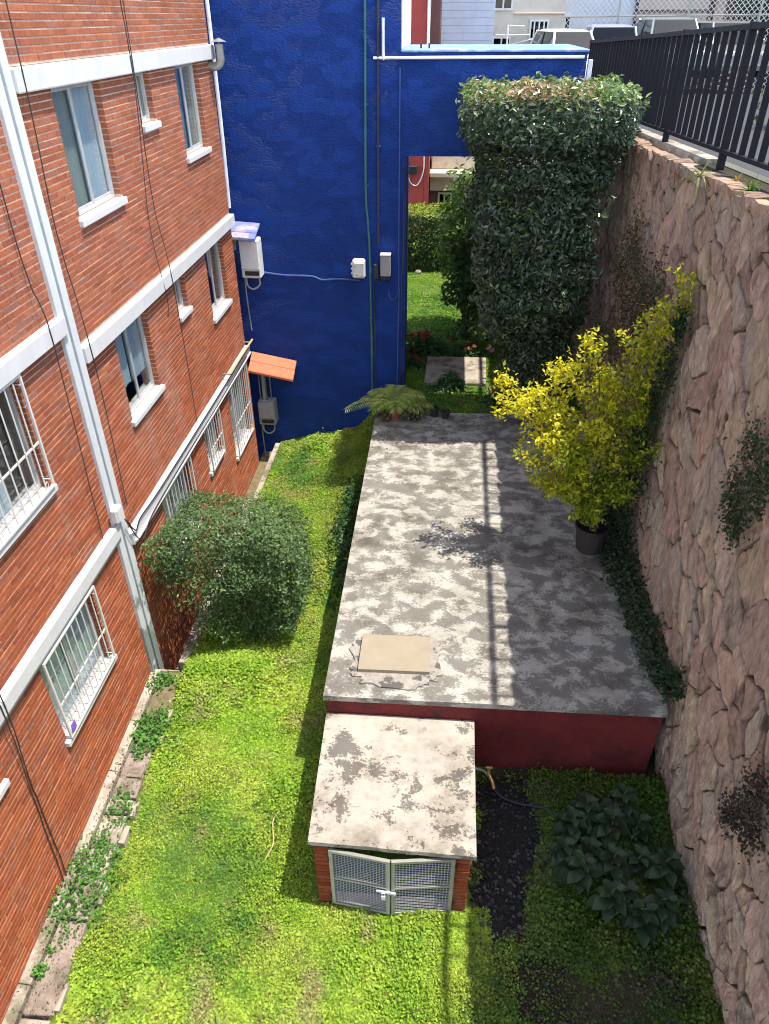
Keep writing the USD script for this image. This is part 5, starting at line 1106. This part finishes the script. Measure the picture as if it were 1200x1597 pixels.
def car(name, label, x, y, z, rot, paint, Lc=4.3, Wc=1.72, Hc=1.48, van=0.0, cat='car', rack=False):
    """body, glasshouse with separate panes, roof, wheels; the nose points to -y before rotation"""
    t = thing(name, label, cat, (x, y, z), group=None); ca, sa = math.cos(rot), math.sin(rot)
    def W(m):
        v, f, c = m.get(); v2 = np.stack([x + v[:, 0] * ca - v[:, 1] * sa, y + v[:, 0] * sa + v[:, 1] * ca, z + v[:, 2]], -1); return v2, f, c
    hw = Wc / 2; h1 = .88 + .1 * van
    prof = [(-Lc / 2, .35), (-Lc / 2 + .05, .62), (-Lc / 2 + .25, .72), (-Lc / 2 + 1.05, h1), (Lc / 2 - .15, h1 + .02), (Lc / 2, .7), (Lc / 2, .35), (Lc / 2 - .1, .22), (-Lc / 2 + .1, .22)]
    pts = [(s * (hw - (.07 if zz > .8 or zz < .3 else 0)), yy, zz) for yy, zz in prof for s in (-1, 1)] + [(s * hw, yy, .55) for yy in (-Lc / 2 + .4, Lc / 2 - .3) for s in (-1, 1)]
    put(t, 'body', W(MB().tm(trimesh.convex.convex_hull(np.array(pts)))), paint, 25)
    f0, f1, r1_, r0 = -Lc / 2 + 1.0, -Lc / 2 + 1.65 - .3 * van, Lc / 2 - .75 + .3 * van, Lc / 2 - .2
    b = [(-(hw - .1), f0, h1 - .02), (hw - .1, f0, h1 - .02), (hw - .1, r0, h1), (-(hw - .1), r0, h1)]; tp = [(-(hw - .24), f1, Hc - .05), (hw - .24, f1, Hc - .05), (hw - .24, r1_, Hc - .05), (-(hw - .24), r1_, Hc - .05)]
    crown = [(s * (hw - .38), yy, Hc) for s in (-1, 1) for yy in (f1 + .25, r1_ - .2)]
    put(t, 'roof', W(MB().tm(trimesh.convex.convex_hull(np.array([tuple(np.array(a) - [0, 0, .02]) for a in tp] + crown + tp)))), paint, 25)
    put(t, 'cabin', W(MB().tm(trimesh.convex.convex_hull(np.array([np.array(a) * [.96, .99, 1] for a in b + tp])))), m_black, 20)
    def pane(nm, q, m=m_carglass, e=.05):
        q = np.array(q); c = q.mean(0); q = c + (q - c) * (1 - e); n = np.cross(q[1] - q[0], q[2] - q[0]); n /= np.linalg.norm(n)
        if n @ (c - np.array([0, (f0 + r0) / 2, h1])) < 0: n = -n
        v = np.vstack([q + n * .012, q + n * .02]); put(t, nm, W(MB().add(v, [(0, 1, 2, 3), (4, 5, 6, 7), (0, 1, 5, 4), (1, 2, 6, 5), (2, 3, 7, 6), (3, 0, 4, 7)])), m)
    pane('windscreen', [b[0], b[1], tp[1], tp[0]]); pane('rear_window', [b[3], b[2], tp[2], tp[3]])
    for s in (0, 1):
        bb_, tt = (b[0], b[3]), (tp[0], tp[3])
        if s: bb_, tt = (b[1], b[2]), (tp[1], tp[2])
        for k in (0, 1):
            la = lambda e, u_: np.array(e[0]) * (1 - u_) + np.array(e[1]) * u_
            pane('side_window', [la(bb_, .5 * k + .02), la(bb_, .5 * k + .48), la(tt, .5 * k + .48), la(tt, .5 * k + .02)])
    for k, (a, c) in enumerate(((b[0], tp[0]), (b[1], tp[1]), (b[2], tp[2]), (b[3], tp[3]))): put(t, 'pillar', W(MB().tube([a, c], .04, 6)), paint)
    for sx in (-1, 1):
        for yy in (-Lc / 2 + .8, Lc / 2 - .8):
            cyl = trimesh.creation.cylinder(.31, .2, sections=18, transform=trimesh.transformations.translation_matrix((sx * (hw - .1), yy, .31)) @ trimesh.transformations.rotation_matrix(math.pi / 2, (0, 1, 0))); put(t, 'wheel', W(MB().tm(cyl)), m_rubber, 30)
        put(t, 'headlight', W(MB().box(sx * (hw - .32) - .16, sx * (hw - .32) + .16, -Lc / 2 - .0, -Lc / 2 + .12, .6, .72, b=.03)), m_plastic)
        put(t, 'door_mirror', W(MB().box(sx * (hw + .08) - .07, sx * (hw + .08) + .07, f0 + .35, f0 + .45, h1 - .02, h1 + .13, b=.03)), paint)
    if rack:
        for sx in (-.5, .5): put(t, 'roof_rack', W(MB().tube([(sx, f1 + .2, Hc + .04), (sx, r1_ - .1, Hc + .04)], .02, 6)), m_black)
        for yy in np.linspace(f1 + .2, r1_ - .1, 7): put(t, 'roof_rack', W(MB().tube([(-.5, yy, Hc + .04), (.5, yy, Hc + .04)], .014, 6)), m_black)
car('parked_car', 'white vehicle parked at the right end of the blue bridge', 3.45, 26.6, 5.40, .15, m_carwhite, Hc=1.5, Wc=1.55, van=.3)
car('parked_car', 'silver grey van with dark windows just left of the black fence end', 4.95, 27.6, 5.38, -.1, m_carsilver, Hc=1.62, Lc=4.6, van=.8)
car('parked_car', 'grey-green car with a broad windscreen above the middle of the black fence', 6.75, 27.8, 5.66, .0, m_cargreen, Hc=1.52)
car('parked_car', 'dark grey car furthest right above the black fence', 8.6, 28.2, 5.62, .1, m_cargrey, Hc=1.46)

for k, (x, y, n, h, lb) in enumerate([(-1.45, 9.6, 620, .42, 'dark weedy plant in the shade along the cistern, nearest the middle of its left side'), (-1.4, 10.5, 520, .35, 'dark weedy plant in the shade along the cistern, farther one towards the blue wall'), (-1.38, 8.7, 380, .26, 'dark weedy plant in the shade along the cistern, the closest and lowest one')]):
    flowers('weed_bush', lb, x, y, float(gz(x, y)), .13, .42, h, n, 0, (1, 1, 1), 60 + k, .075)
n = 260; P = np.stack([rg.uniform(-1.0, 2.1, n), 12.0 - np.abs(rg.normal(0, .55, n))], -1)
cover('leaf_litter', 'small dry leaves scattered on the far end of the cistern top', 'litter', P, lambda x, y: 1.156 + 0 * x, .035, np.array([.3, .24, .16]) * rg.uniform(.3, 1.5, (n, 1)), 14, up=2., layers=.004)

rt = np.random.default_rng(77); n = 5200; x, y = rt.uniform(-3.2, .6, n), rt.uniform(1.7, 12.9, n)
ok = ~((x > -1.1) & (y > 3.5)) & ((pn(x, y, 1.6, 50.) + rt.normal(0, .12, n)) > .03); x, y = x[ok], y[ok]; n = len(x)
P = np.stack([x, y, gz(x, y) + .01], -1); D = rdir(n, rt) * [1, 1, .4] + [0, 0, .75]; N = rdir(n, rt) + [0, 0, .3]
l = rt.uniform(.06, .17, n); c = np.where((rt.random(n) < .3)[:, None], [.38, .36, .14], [.17, .36, .05]) * rt.uniform(.6, 1.3, (n, 1))
put(None, 'grass_blades', leaves(P, D, N, l, .006, c, .05), m_cover, False, label='loose long grass blades growing through the sunny ground cover', category='grass', col=True, kind='stuff')
